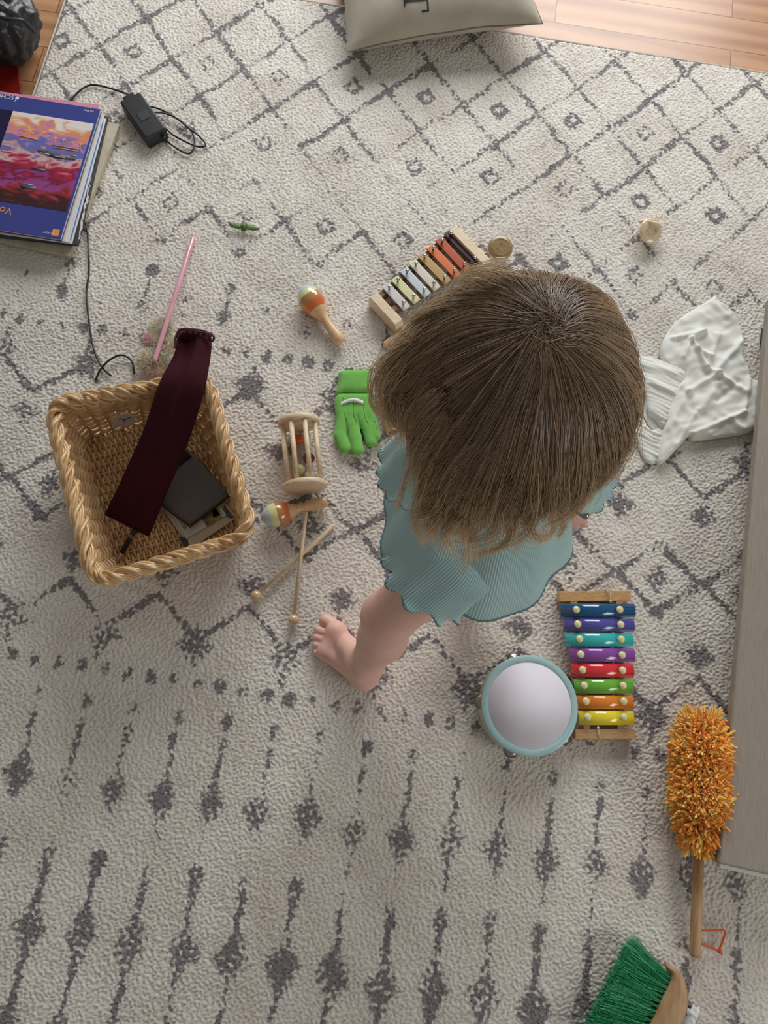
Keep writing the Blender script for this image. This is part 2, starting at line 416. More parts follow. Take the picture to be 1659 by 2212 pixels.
    for k in range(-12, 15):                                     # long comets in the near field
        cx = xs + h * k; o = j6(.006)
        dot(cx, -0.062 + o, 0.012, 0.017, rr.uniform(.6, .95)); dot(cx + j6(), -0.098 + o, 0.010, 0.012, rr.uniform(.5, 1))
        line(cx, -0.105 + o, cx, -0.175 + o, 0.0058, rr.uniform(.75, 1.05)); 
        dia(cx, -0.205 + o, 0.029, 0.047, rr.uniform(.8, 1.05), False)
        line(cx, -0.23 + o, cx, -0.29, 0.0042, rr.uniform(.3, .85))
        dot(cx, -0.322 + o, 0.016, 0.016, rr.uniform(.6, 1)); dot(cx, -0.345 + o, 0.011, 0.016, 1)
        line(cx, -0.335 + o, cx, -0.42, 0.0062, 1); dia(cx, -0.447 + o, 0.031, 0.055, 1.05, False); dot(cx, -0.443 + o, .018, .022)
        line(cx, -0.47, cx, -0.60, 0.006, 1); dia(cx, -0.60, 0.030, 0.055, 1, False)
        line(cx, -0.62, cx, -0.8, 0.006, 1); dia(cx, -0.80, 0.03, 0.05, 1, False)
    # worn, uneven dye: patchy strength
    wear = fnoise(ny, nx, 60, 60, 8); fine = fnoise(ny, nx, 7, 7, 9)
    mask = mask * np.clip(0.90 + 0.18 * wear + 0.27 * fine, 0, 1.25)
    mask = np.clip((mask - 0.30) / 0.75, 0, 1)
    # crinkled pile as real relief
    pile = fnoise(ny, nx, 3.1, 4.6, 11) + 0.35 * fnoise(ny, nx, 6, 9, 12)
    ed = np.minimum(np.minimum(X - x0, x1 - X), np.minimum(Y - y0, y1 - Y))
    Z = -0.0025 + 0.00175 * np.tanh(pile * 0.8) + 0.0004 * fnoise(ny, nx, 50, 50, 13)
    Z = Z - (RUG_T - 0.004) * np.exp(-(ed / 0.004) ** 2) + 0
    v = np.stack([X, Y, Z], -1).reshape(-1, 3)
    a = np.arange(ny * nx).reshape(ny, nx); f = np.stack([a[:-1, :-1], a[:-1, 1:], a[1:, 1:], a[1:, :-1]], -1).reshape(-1, 4)
    me = bpy.data.meshes.new('rug'); me.vertices.add(len(v)); me.vertices.foreach_set('co', v.ravel().astype(np.float32))
    me.loops.add(f.size); me.loops.foreach_set('vertex_index', f.ravel().astype(np.int32))
    me.polygons.add(len(f)); me.polygons.foreach_set('loop_start', (np.arange(len(f)) * 4).astype(np.int32))
    me.polygons.foreach_set('use_smooth', np.ones(len(f), bool)); me.update(calc_edges=True)
    at = me.attributes.new('motif', 'FLOAT', 'POINT'); at.data.foreach_set('value', mask.ravel().astype(np.float32))
    m = bpy.data.materials.new('rug_pile'); m.use_nodes = True; nt = m.node_tree; b = nt.nodes['Principled BSDF']; L = nt.links.new
    b.inputs['Roughness'].default_value = 0.95; b.inputs['Specular IOR Level'].default_value = 0.15; b.inputs['Sheen Weight'].default_value = 0.25
    tc = nt.nodes.new('ShaderNodeTexCoord'); at = nt.nodes.new('ShaderNodeAttribute'); at.attribute_name = 'motif'
    n1 = nt.nodes.new('ShaderNodeTexNoise'); n1.inputs['Scale'].default_value = 300; n1.inputs['Detail'].default_value = 3; L(tc.outputs['Object'], n1.inputs['Vector'])
    ma = nt.nodes.new('ShaderNodeMath'); ma.operation = 'MULTIPLY_ADD'; ma.inputs[1].default_value = 0.85; L(n1.outputs[0], ma.inputs[0]); L(at.outputs['Fac'], ma.inputs[2])
    r = nt.nodes.new('ShaderNodeValToRGB'); e = r.color_ramp.elements
    e[0].position = 0.60; e[0].color = (0, 0, 0, 1); e[1].position = 1.15; e[1].color = (1, 1, 1, 1); L(ma.outputs[0], r.inputs[0])
    n2 = nt.nodes.new('ShaderNodeTexNoise'); n2.inputs['Scale'].default_value = 6; n2.inputs['Detail'].default_value = 4; L(tc.outputs['Object'], n2.inputs['Vector'])
    r2 = nt.nodes.new('ShaderNodeValToRGB'); r2.color_ramp.elements[0].color = rgb(212, 203, 192); r2.color_ramp.elements[1].color = rgb(226, 220, 210)
    r2.color_ramp.elements[0].position = 0.3; r2.color_ramp.elements[1].position = 0.6; L(n2.outputs[0], r2.inputs[0])
    mx = nt.nodes.new('ShaderNodeMix'); mx.data_type = 'RGBA'; L(r.outputs[0], mx.inputs[0]); L(r2.outputs[0], mx.inputs[6]); mx.inputs[7].default_value = rgb(132, 127, 127)
    L(mx.outputs[2], b.inputs['Base Color'])
    n3 = nt.nodes.new('ShaderNodeTexNoise'); n3.inputs['Scale'].default_value = 420; n3.inputs['Detail'].default_value = 2; L(tc.outputs['Object'], n3.inputs['Vector'])
    bp = nt.nodes.new('ShaderNodeBump'); bp.inputs['Strength'].default_value = 0.5; bp.inputs['Distance'].default_value = 0.0008
    L(n3.outputs[0], bp.inputs['Height']); L(bp.outputs[0], b.inputs['Normal'])
    me.materials.append(m)
    root = thing('rug', 'large cream rug with a faded grey diamond trellis pattern', 'rug', (0, 0.3, -RUG_T))
    o = bpy.data.objects.new('pile', me); C.objects.link(o); o.parent = root; o.location = -WLOC[root.name]
    bd = M(); z = -0.0062
    bd.tube([(x0, y0, z), (x1, y0, z), (x1, y1, z), (x0, y1, z)], 0.0035, 8, closed=True)
    bd.build('edge_binding', mat('rug_binding', rgb(196, 188, 176), 0.9, bump=0.4, bscale=300), root)
make_rug()

# ------------------------------------------------------------------ shared materials
m_pale = mat('pale_wood', rgb(218, 194, 160), 0.5, rgb(234, 214, 184), 30, (1, 6, 6), coat=0.1)
m_beech = mat('beech_wood', rgb(212, 172, 126), 0.42, rgb(226, 192, 148), 40, (6, 1, 6), coat=0.25)
m_steel = mat('steel', (0.55, 0.55, 0.55, 1), 0.22, metal=1.0)
m_chrome = mat('chrome', (0.36, 0.36, 0.36, 1), 0.10, metal=1.0)
m_black = mat('black_plastic', rgb(30, 31, 33), 0.45)
m_cord = mat('cream_cord', rgb(226, 214, 180), 0.8)

# ------------------------------------------------------------------ low grey board at the right
def make_board():
    z = 0.078; bl = P(1553, 1866, z); tl = P(1664, 640, z)
    ydir = (tl - bl); ydir.z = 0; Ly = ydir.length; ydir.normalize(); xdir = Vector((ydir.y, -ydir.x, 0))
    tl = bl + ydir * Ly
    root = thing('low_platform', 'low grey woven-grained platform on black feet at the rug edge', 'platform', (bl.x + .3, bl.y + .5, 0))
    t = M(); t.prism([bl, bl + xdir * 0.7, tl + xdir * 0.7, tl], 0.022)
    gm = mat('grey_grain', rgb(150, 139, 127), 0.6, rgb(162, 151, 139), 60, (12, 0.6, 1), bump=0.3, bscale=90, bstretch=(14, 1, 1))
    t.build('top_board', gm, root, smooth=False, bevel=0.004)
    s = M(); b2 = bl - ydir * 0.008 + xdir * 0.012
    s.prism([Vector((p.x, p.y, z - 0.0221)) for p in (b2, b2 + xdir * 0.68, tl + xdir * 0.68, tl + xdir * 0.012)], 0.014)
    s.build('lower_board', mat('white_edge', rgb(226, 226, 222), 0.4), root, smooth=False, bevel=0.002)
    for q in (0.026, 0.955):
        f = M(); c = bl + ydir * q * Ly + xdir * 0.052
        f.box((c.x, c.y, 0.0207), ydir * 0.022, xdir * 0.030, (0, 0, 0.0202)); f.build('foot', m_black, root, bevel=0.006)
make_board()

# ------------------------------------------------------------------ cushion at the top
def make_cushion():
    zc = 0.012
    root = thing('cushion', 'beige canvas cushion printed with a black letter, at the top edge of the rug', 'cushion', P(950, 20, 0))
    a = P(752, 118, .045); b = P(1172, 52, .075); ux = (b - a); ux.z = 0; L = ux.length; ux.normalize(); uy = Vector((-ux.y, ux.x, 0)); a.z = 0
    n = 60; v = []; 
    def surf(s, t, top):
        # s,t in 0..1 ; pincushion outline
        e = 0.035
        x = s + e * math.sin(math.pi * t) * (1 if s < .5 else -1) * abs(2 * s - 1) ** 2
        y = t + e * math.sin(math.pi * s) * (1 if t < .5 else -1) * abs(2 * t - 1) ** 2
        ht = (max(0, (1 - abs(2 * s - 1) ** 2.6)) * max(0, (1 - abs(2 * t - 1) ** 2.6))) ** 0.52
        wr = 0.004 * mnoise.noise(Vector((s * 5, t * 5, 2 if top else 9))) + 0.006 * math.exp(-((s - .22 * (1 - t) - .12) / .035) ** 2) * ht * (1 - t)
        mid = 0.052 + 0.024 * s
        z = mid + 0.078 * ht + wr if top else mid - min(mid - 0.001, 0.062 * ht)
        return a + ux * (x * L) + uy * (y * L) + Vector((0, 0, z))
    m = M(); vt = []; f = []
    for top in (1, 0):
        for i in range(n + 1):
            for j in range(n + 1): vt.append(surf(i / n, j / n, top))
    k = (n + 1) ** 2
    for i in range(n):
        for j in range(n):
            q = i * (n + 1) + j; f.append([q, q + n + 1, q + n + 2, q + 1]); f.append([q + k, q + k + 1, q + k + n + 2, q + k + n + 1])
    m.add(vt, f); mt = mat('canvas', rgb(172, 163, 146), 0.85, rgb(182, 173, 156), 15, bump=0.35, bscale=700, sheen=0.2)
    m.build('cover', mt, root)
    s = M(); s.tube([surf(i / 60, 0.0, 1) + Vector((0, 0, .0005)) for i in range(61)] + [surf(1, i / 60, 1) for i in range(61)], 0.0016, 6)
    s.build('seam', mat('seam', rgb(120, 112, 98), 0.9), root)
    # the printed letter: a serif T lying on its side, top of the letter to the right
    g = M(); c = (0.40, 0.115)
    def q(u, w): # u across image right, w up
        return surf(c[0] + u / L, c[1] + w / L, 1) + Vector((0, 0, .0012))
    def patch(u0, u1, w0, w1, k=8):
        vv = []; ff = []
        for i in range(k + 1):
            for j in range(k + 1): vv.append(q(u0 + (u1 - u0) * i / k, w0 + (w1 - w0) * j / k))
        for i in range(k):
            for j in range(k): r = i * (k + 1) + j; ff.append([r, r + k + 1, r + k + 2, r + 1])
        g.add(vv, ff)
    patch(-0.046, 0.006, -0.0065, 0.0065); patch(0.006, 0.0095, -0.028, 0.028); patch(-0.048, -0.0455, -0.013, 0.013)
    patch(-0.008, 0.006, -0.028, -0.0245); patch(-0.008, 0.006, 0.0245, 0.028)
    g.build('printed_letter', mat('ink', rgb(44, 44, 46), 0.8), root)
make_cushion()

# ------------------------------------------------------------------ wicker basket
def make_basket():
    HR = 0.172
    rim = [P(107, 872, HR), P(447, 815, HR), P(545, 1155, HR), P(203, 1262, HR)]
    bas = [P(178, 947, .008), P(421, 885, .008), P(526, 1156, .008), P(249, 1231, .008)]
    def loop(cs, n, rad):
        pts = []
        for i in range(4):
            a = cs[i]; b = cs[(i + 1) % 4]
            for k in range(n // 4): pts.append(np.array(a.lerp(b, k / (n // 4))))
        pts = np.array(pts); w = rad
        ker = np.ones(2 * w + 1) / (2 * w + 1); out = np.zeros_like(pts)
        for k in range(-w, w + 1): out += np.roll(pts, k, 0) / (2 * w + 1)
        return out
    n = 336; R1 = loop(rim, n, 11); R0 = loop(bas, n, 11); cen = R0.mean(0)
    def nrm(pts):
        t = np.roll(pts, -1, 0) - np.roll(pts, 1, 0); nn = np.stack([t[:, 1], -t[:, 0], np.zeros(len(t))], 1); nn /= np.linalg.norm(nn, axis=1, keepdims=True)
        s = np.sign(((pts - cen) * nn).sum(1)); return nn * s[:, None]
    root = thing('wicker_basket', 'square honey-brown wicker basket with braided rim, holding a maroon bag', 'basket', tuple((cen[0], cen[1], 0)))
    wk = mat('wicker', rgb(198, 155, 102), 0.4, rgb(234, 200, 152), 34, (1, 1, 1), coat=0.25, lo=.3, hi=.7, bump=0.25, bscale=220)
    wk2 = mat('wicker_dark', rgb(150, 104, 58), 0.42, rgb(200, 156, 102), 22, coat=0.25)
    def ring(t):
        q = R0 * (1 - t) + R1 * t; q = q + nrm(q) * (0.010 * math.sin(math.pi * t)); q[:, 2] = 0.008 + (HR - 0.012) * t; return q
    w = M(); rows = 23
    N1 = nrm(R1)
    for k in range(rows):
        q = ring((k + 0.5) / rows); ph = np.arange(n) * 2 * np.pi * (n // 14 // 2 * 1.0) / n
        q = q + N1 * (0.0044 * np.sin(np.arange(n) * 2 * np.pi * 22 / n + k * np.pi))[:, None]
        q[:, 2] += 0.0008 * np.sin(np.arange(n) * 0.31 + k)
        w.tube([tuple(p) for p in q], [0.0034 + 0.0004 * math.sin(i * 0.09 + k) for i in range(n)], 6, closed=True)
    w.build('side_weave', wk, root)
    st = M()
    rr = [ring(t) for t in np.linspace(0, 1, 6)]
    for i in range(44):
        j = int(round((i + 0.5) * n / 44 - n / 88 + 0)) % n
        st.tube([tuple(r[j]) for r in rr], 0.0024, 6)
    st.build('upright_canes', wk2, root)
    bw = M()   # base weave: warps across, weavers along
    B = [Vector(b) for b in bas]
    def bl(u, v, z=0.0): 
        p = (B[0].lerp(B[1], u)).lerp(B[3].lerp(B[2], u), v); return Vector((p.x, p.y, 0.006 + z))
    for i in range(15):
        v = (i + .5) / 15
        bw.tube([bl(u, v, 0) for u in np.linspace(0, 1, 12)], 0.003, 6)
    for i in range(44):
        u = (i + .5) / 44
        bw.tube([bl(u + 0.003 * math.sin(k * .9 + i), k / 60, 0.0040 * math.sin(k / 60 * 15 * math.pi + i * math.pi)) for k in range(61)], 0.0031, 6)
    bw.build('base_weave', wk, root)
    rb = M()
    for s in range(3):
        pts = []
        for i in range(n):
            a = 2 * np.pi * (12 * i / n + s / 3); up = np.array([0, 0, 1.0])
            for_ = R1[i] + N1[i] * (0.0080 * math.cos(a)) + up * (0.0060 * math.sin(a)); pts.append(for_)
        for d in (-1, 0, 1):
            rb.tube([tuple(pts[i] + N1[i] * (d * 0.0038) + np.array([0, 0, 0.001 * math.sin(i * .2 + d)])) for i in range(n)], 0.0032, 6, closed=True)
    for i in range(40):        # ends of the uprights bent over the rim, pointing down inside
        j = int(i * n / 40); k = (j + 12) % n
        a = Vector(R1[j]) + Vector(N1[j]) * 0.011 + Vector((0, 0, -.012)); b = Vector(R1[(j + 5) % n]) + Vector((0, 0, .0125)); c = Vector(R1[k]) - Vector(N1[k]) * 0.013 + Vector((0, 0, -.006)); d = Vector(R1[(k + 3) % n]) - Vector(N1[k]) * 0.009 + Vector((0, 0, -.024))
        rb.tube(crv([a, b, c, d], 5), 0.0034, 6)
    rb.build('rim_braid', wk, root)
    tg = M(); A = [P(241, 921, .045), P(286, 915, .045), P(296, 888, .095), P(250, 893, .095)]
    o = Vector((0.004, -0.012, 0)); A = [p + o * 0.2 for p in A]; nn = (A[1] - A[0]).cross(A[3] - A[0]).normalized() * 0.0005
    tg.add(A + [p + nn for p in A], [[0, 1, 2, 3], [7, 6, 5, 4], [0, 4, 5, 1], [1, 5, 6, 2], [2, 6, 7, 3], [3, 7, 4, 0]])
    t = tg.build('care_tag', mat('tag_white', rgb(214, 212, 210), 0.6), root, smooth=False); t['label'] = 'white paper tag with a small grey mark'
    mk = M(); cc = (A[0] + A[1] + A[2] + A[3]) / 4; ex = (A[1] - A[0]).normalized(); ey = (A[3] - A[0]).normalized(); off = nn.normalized() * 0.0012
    if off.z < 0: off = -off
    for s in (-1, 1): mk.tube([cc + off, cc + off + ex * s * 0.007 + ey * 0.009, cc + off + ex * s * 0.012 + ey * 0.008], 0.0008, 5)
    mk.tube([cc + off - ey * 0.006, cc + off], 0.0008, 5)
    mk.build('printed_mark', mat('mark_grey', rgb(90, 88, 88), 0.7), t)
make_basket()

def band(mm, L, Rr, th, folds=None, nx=24, n=10, mi=0, amp=0.0):
    """long soft bag between a left and a right edge (world points), closed, th thick"""
    L = crv(L, n); Rr = crv(Rr, n); m = len(L); vt = []; 
    for top in (1, 0):
        for i in range(m):
            ax = (Rr[i] - L[i]); d = (L[min(i + 1, m - 1)] - L[max(i - 1, 0)]); nn = ax.cross(d).normalized(); 
            if nn.z < 0: nn = -nn
            for j in range(nx + 1):
                s = j / nx; hh = th * (max(0, 1 - abs(2 * s - 1) ** 3)) ** .5 * min(1, (min(i, m - 1 - i) + .15) / 4)
                z = hh * (1 if top else -0.4)
                if top and folds: z += folds(s, i / (m - 1))
                vt.append(L[i] + ax * s + nn * z)
    k = m * (nx + 1); f = []
    for i in range(m - 1):
        for j in range(nx):
            q = i * (nx + 1) + j; f.append([q, q + 1, q + nx + 2, q + nx + 1]); f.append([q + k, q + k + nx + 1, q + k + nx + 2, q + k + 1])
    mm.add(vt, f); return mm

def basket_contents():
    # maroon drawstring bag
    root = thing('drawstring_bag', 'long maroon velvet drawstring bag resting across the basket rim', 'bag', P(330, 1000, 0.03))
    Lp = [P(384, 722, .198), P(376, 765, .200), P(343, 830, .200), P(309, 930, .15), P(260, 1040, .078), P(226, 1112, .024)]
    Rp = [P(457, 730, .198), P(455, 770, .200), P(440, 850, .200), P(406, 957, .15), P(362, 1062, .078), P(322, 1160, .024)]
    vm = mat('velvet', rgb(62, 16, 28), 0.9, rgb(70, 19, 32), 12, sheen=0.0, spec=.25, bump=0.3, bscale=900)
    def fo(s, t):
        c = 0.35 + 0.25 * (1 - t); e = (s - c) / 0.10
        return (0.006 * math.tanh((s - c) * 22) * max(0, 1 - t * 1.35) + 0.003 * math.sin(9 * s + 2) * math.exp(-t * 3)
                - 0.004 * math.exp(-((s - .25 - .3 * t) / .08) ** 2) * max(0, 1 - 1.2 * t))
    b = M(); band(b, Lp, Rp, 0.011, fo, 30, 12); b.build('bag_body', vm, root)
    h = M(); band(h, [Lp[0] + Vector((-.001, .008, .004)), Lp[0] + Vector((0, -.012, .006))], [Rp[0] + Vector((.001, .008, .004)), Rp[0] + Vector((0, -.012, .006))], 0.010, lambda s, t: 0.0025 * math.sin(40 * s), 40, 8)
    h.build('gathered_hem', vm, root)
    c = M(); cm = mat('maroon_cord', rgb(80, 22, 36), 0.7)
    c.tube(pxc([(378, 752, .214), (378, 733, .216), (385, 716, .217), (395, 711, .217), (430, 713, .218), (452, 720, .217), (462, 728, .217), (459, 736, .215), (449, 733, .213)]), 0.0021, 8)
    c.tube(pxc([(381, 748, .214), (385, 728, .219), (395, 718, .220), (410, 714, .221), (446, 720, .220), (456, 728, .218)]), 0.0018, 8)
    c.build('drawstring', cm, root)
    # dark grey pouch
    z = 0.040
    pt = thing('fabric_case', 'flat dark grey fabric case with rounded corners inside the basket', 'case', P(425, 1055, 0.012))
    c0 = [(407, 975), (493, 1068), (412, 1133), (345, 1075)]
    o = M(); cloth(o, [(407, 973), (412, 976), (490, 1062), (494, 1070), (488, 1077), (418, 1130), (409, 1132), (402, 1128), (348, 1086), (346, 1078), (352, 1068)], z - .016, .007, .004, nz=.0008, zb=z - .022, smooth_n=3)
    o.build('case_body', mat('grey_weave', rgb(100, 96, 94), 0.9, rgb(114, 110, 108), 400, bump=0.5, bscale=900), pt)
    e = M(); e.tube(pxc([(494, 1068, z - .013), (488, 1078, z - .014), (418, 1132, z - .014), (406, 1134, z - .014), (345, 1088, z - .014)], 4), .0016, 6); e.build('zip_edge', m_black, pt)
    k = M(); k.prism([P(390, 960, .036), P(414, 985, .036), P(385, 1005, .036), P(366, 985, .036)], 0.016)
    kk = k.build('black_pouch', mat('black_fabric', rgb(22, 22, 24), 0.8), smooth=False, bevel=.003); settags(kk, 'small black pouch beside the grey case, half under the maroon bag', 'pouch')
    # photo cards
    def card(pts, z, name, label, base, bits):
        r = thing(name, label, 'card', P(pts[0][0], pts[0][1], z))
        q = M(); q.prism([P(a, b, z) for a, b in pts], 0.0008); q.build('paper', mat(name + '_paper', base, 0.45), r, smooth=False)
        for i, (poly, col, lab) in enumerate(bits):
            g = M(); g.prism([P(a, b, z + .0006) for a, b in poly], 0.0005); s = g.build('printed_picture', mat(name + '_print%d' % i, col[0], 0.4, col[1], 90), r, smooth=False); s['label'] = lab
    card([(345, 1092), (412, 1165 + 20), (512, 1118), (470, 1062)], 0.0150, 'postcard', 'cream postcard with a dark corner under the grey case', rgb(196, 186, 160),
         [([(385, 1160), (400, 1183), (408, 1178), (404, 1160)], (rgb(48, 44, 42), rgb(60, 56, 54)), 'dark printed corner'),
          ([(484, 1090), (506, 1118), (498, 1120), (480, 1112)], (rgb(60, 56, 50), rgb(90, 84, 70)), 'dark printed edge')])
    card([(366, 1100), (402, 1164), (490, 1113), (455, 1065)], 0.0172, 'photo_card', 'white-bordered photo card with a yellow picture, poking out below the grey case', rgb(206, 200, 188),
         [([(370, 1100), (398, 1145), (418, 1128), (388, 1090)], (rgb(120, 112, 104), rgb(190, 184, 172)), 'sketched portrait print'),
          ([(430, 1112), (448, 1138), (480, 1118), (462, 1092)], (rgb(88, 66, 50), rgb(150, 140, 60)), 'photo of people on yellow'),
          ([(454, 1092), (462, 1118), (480, 1110), (468, 1090)], (rgb(150, 146, 50), rgb(160, 156, 60)), 'yellow-green patch')])
    # brush pen
    pr = thing('ink_pen', 'black pen with silver tip and rings lying in the basket corner', 'pen', P(270, 1180, .016))
    A = P(293, 1143, .030); B = P(249, 1218, .017)
    q = M(); q.lathe(A, B, [(0, .0), (0, .0042), (.02, .005), (.68, .0052), (.685, .0)], 16); q.build('barrel', m_black, pr)
    q = M(); q.lathe(A, B, [(.68, .0), (.68, .0042), (.72, .0044), (.9, .003), (1.0, .0006), (1, 0)], 16); q.build('metal_tip', m_steel, pr)
    for t in (.18, .23):
        q = M(); q.lathe(A, B, [(t, .0), (t, .0056), (t + .018, .0056), (t + .018, 0)], 16); q.build('silver_ring', m_steel, pr)
basket_contents()

# ------------------------------------------------------------------ music books, binder, papers (left edge)
def text_mesh(s, origin, xdir, ydir, size, name, mt, parent, lift=0.0004):
    cu = bpy.data.curves.new('t', 'FONT'); cu.body = s; cu.size = size; cu.extrude = 0
    o = bpy.data.objects.new('t', cu); C.objects.link(o); dg = bpy.context.evaluated_depsgraph_get(); dg.update(); ev = o.evaluated_get(dg).to_mesh()
    zd = Vector(xdir).cross(Vector(ydir)); v = [Vector(origin) + Vector(xdir) * p.co.x + Vector(ydir) * p.co.y + Vector((0, 0, lift)) for p in ev.vertices]
    f = [list(p.vertices) for p in ev.polygons]
    if zd.z < 0: f = [q[::-1] for q in f]
    bpy.data.objects.remove(o); m = M(); m.add(v, f); return m.build(name, mt, parent, smooth=False)
def art_material():
    m = bpy.data.materials.new('cover_art'); m.use_nodes = True; nt = m.node_tree; b = nt.nodes['Principled BSDF']; L = nt.links.new
    b.inputs['Roughness'].default_value = .3; tc = nt.nodes.new('ShaderNodeTexCoord')
    def noise(sc, st, det=5, dist=0.6):
        mp = nt.nodes.new('ShaderNodeMapping'); mp.inputs['Scale'].default_value = st; mp.inputs['Rotation'].default_value = (0, 0, .2); L(tc.outputs['Object'], mp.inputs[0])
        n = nt.nodes.new('ShaderNodeTexNoise'); n.inputs['Scale'].default_value = sc; n.inputs['Detail'].default_value = det; n.inputs['Distortion'].default_value = dist; L(mp.outputs[0], n.inputs['Vector']); return n
    g = nt.nodes.new('ShaderNodeSeparateXYZ'); L(tc.outputs['Object'], g.inputs[0])
    n0 = noise(16, (1, 2.0, 1), 10, 1.4)
    a = nt.nodes.new('ShaderNodeMath'); a.operation = 'MULTIPLY_ADD'; a.inputs[1].default_value = -4.6; a.inputs[2].default_value = 0.17; L(g.outputs[1], a.inputs[0])
    a2 = nt.nodes.new('ShaderNodeMath'); a2.operation = 'MULTIPLY_ADD'; a2.inputs[1].default_value = 0.75; L(n0.outputs[0], a2.inputs[0]); L(a.outputs[0], a2.inputs[2])
    r = nt.nodes.new('ShaderNodeValToRGB'); el = r.color_ramp.elements; cs = [(0.05, (226, 216, 208)), (.16, (216, 140, 80)), (.24, (208, 130, 160)), (.33, (92, 108, 176)), (.43, (128, 96, 150)), (.50, (206, 176, 170)), (.58, (176, 40, 76)), (.70, (118, 22, 46)), (.80, (150, 70, 140)), (.90, (150, 44, 40)), (1.0, (62, 30, 34))]
    while len(el) < len(cs): el.new(0.5)
    for e, (p, c) in zip(el, cs): e.position = p; e.color = rgb(*c)
    L(a2.outputs[0], r.inputs[0]); L(r.outputs[0], b.inputs['Base Color']); return m
def make_books():
    # every item: right-hand edge from upper mark to lower mark, at its own height
    def rect(tr, br, z, w):
        A = P(tr[0], tr[1], z); B = P(br[0], br[1], z); d = (B - A).normalized(); l = Vector((d.y, -d.x, 0)); 
        if l.x > 0: l = -l
        return A, B, d, l, [A, B, B + l * w, A + l * w]
    white = mat('paper', rgb(216, 214, 210), 0.6); 
    def slab(tr, br, z, w, dz, name, label, cat, mt, group=None, bev=0.0008):
        A, B, d, l, q = rect(tr, br, z, w); m = M(); m.prism(q, dz); o = m.build(name, mt, None, smooth=False, bevel=bev); return settags(o, label, cat, group)
    r = thing('old_book', 'thick beige worn book at the bottom of the stack', 'book', P(100, 400, 0))
    A, B, d, l, q = rect((258, 268), (149, 553), .019, .235); m = M(); m.prism(q, .003); m.build('cover', mat('old_cover', rgb(176, 168, 146), .7, rgb(196, 188, 166), 30), r, smooth=False, bevel=.0008)
    m = M(); m.prism([p + l * (.003 if i < 2 else -.003) + d * (.003 if i in (0, 3) else -.003) - Vector((0, 0, .003)) for i, p in enumerate(q)], .0135); m.build('pages', mat('old_pages', rgb(206, 196, 170), .8, rgb(170, 160, 136), 200, (1, 1, 60)), r, smooth=False)
    m = M(); q0 = rect((258, 268), (149, 553), .003, .235)[4]; m.prism(q0, .003); m.build('cover', mat('old_cover_back', rgb(170, 160, 138), .7), r, smooth=False, bevel=.0008)
    # black binder with a torn white edge
    r = thing('torn_folder', 'black folder with a torn white right edge, above the beige book', 'folder', P(100, 400, .02))
    A, B, d, l, q = rect((233, 251), (168, 529), .0265, .232); m = M(); m.prism(q, .007); m.build('folder_cover', mat('folder_black', rgb(52, 53, 56), .55, rgb(64, 65, 68), 20), r, smooth=False, bevel=.001)
    m = M(); e = []; rr = random.Random(4)
    for i in range(46): e.append(A.lerp(B, .06 + .9 * i / 45) + l * (.012 - .010 * (i / 45) + rr.uniform(-.0022, .0022)) + Vector((0, 0, .0004)))
    e2 = [p - l * rr.uniform(.0015, .0055) for p in e]; n = len(e)
    m.add(e + e2 + [p + Vector((0, 0, .0007)) for p in e + e2], [[i, i + n, i + n + 1, i + 1] for i in range(n - 1)] + [[i + 2 * n, i + 2 * n + 1, i + 3 * n + 1, i + 3 * n] for i in range(n - 1)] + [[i + n, i + 3 * n, i + 3 * n + 1, i + n + 1] for i in range(n - 1)] + [[i, i + 1, i + 2 * n + 1, i + 2 * n] for i in range(n - 1)])
    m.build('torn_edge', white, r, smooth=False)
    specs = [((227, 254), (158, 528), .0300, 'black-covered booklet with white page edges lying on the torn black folder', mat('b_dark', rgb(58, 58, 62), .5)),
             ((229, 256), (155, 526), .0335, 'white score booklet with pale blue spine stripe, second above the torn folder', mat('b_white', rgb(222, 222, 222), .5)),
             ((225, 250), (150, 524), .0368, 'white booklet whose right edge shows a blue line', mat('b_white2', rgb(206, 212, 222), .5)),
             ((221, 246), (143, 522), .0400, 'cream booklet just below the pink folder in the stack', mat('b_cream', rgb(224, 216, 200), .5))]
    for tr, br, z, lab, mt in specs: slab(tr, br, z, .228, .0029, 'sheet_music', lab, 'booklet', mt, 'thin booklets in the music stack')
    m = M(); A = P(222, 262, .0371); B = P(151, 518, .0371); m.prism([A, B, B + Vector((.002, 0, 0)), A + Vector((.002, 0, 0))], .0002)
    o = bpy.data.objects['sheet_music.002'] if 'sheet_music.002' in bpy.data.objects else None
    m.build('blue_stripe', mat('stripe_blue', rgb(70, 110, 180), .5), o, smooth=False)
    slab((214, 226), (133, 520), .0430, .226, .0022, 'paper_folder', 'pink cardboard folder showing along the top of the blue songbook', 'folder', mat('pink_card', rgb(206, 128, 156), .6, rgb(214, 140, 166), 20))
    # songbook on top
    zt = .0520
    A, B, d, l, q = rect((217, 236), (130, 517), zt, .232)
    r = thing('songbook', 'glossy blue songbook with an abstract red and orange cover, top of the stack', 'book', P(80, 370, .044))
    blue = mat('cover_blue', rgb(56, 66, 138), .28, coat=.4); H = (B - A).length
    m = M(); m.prism(q, .0016); m.build('front_cover', blue, r, smooth=False, bevel=.0006)
    q1 = [p + l * (.0015 if i < 2 else 0) + d * (.0015 if i in (0, 3) else -.002) - Vector((0, 0, .0017)) for i, p in enumerate(q)]
    m = M(); m.prism(q1, .0060); m.build('pages', white, r, smooth=False)
    m = M(); m.prism([p - Vector((0, 0, .0078)) for p in q], .0008); m.build('back_cover', blue, r, smooth=False)
    def loc(u, v): return A + l * u + d * v            # u from right edge leftwards, v downwards
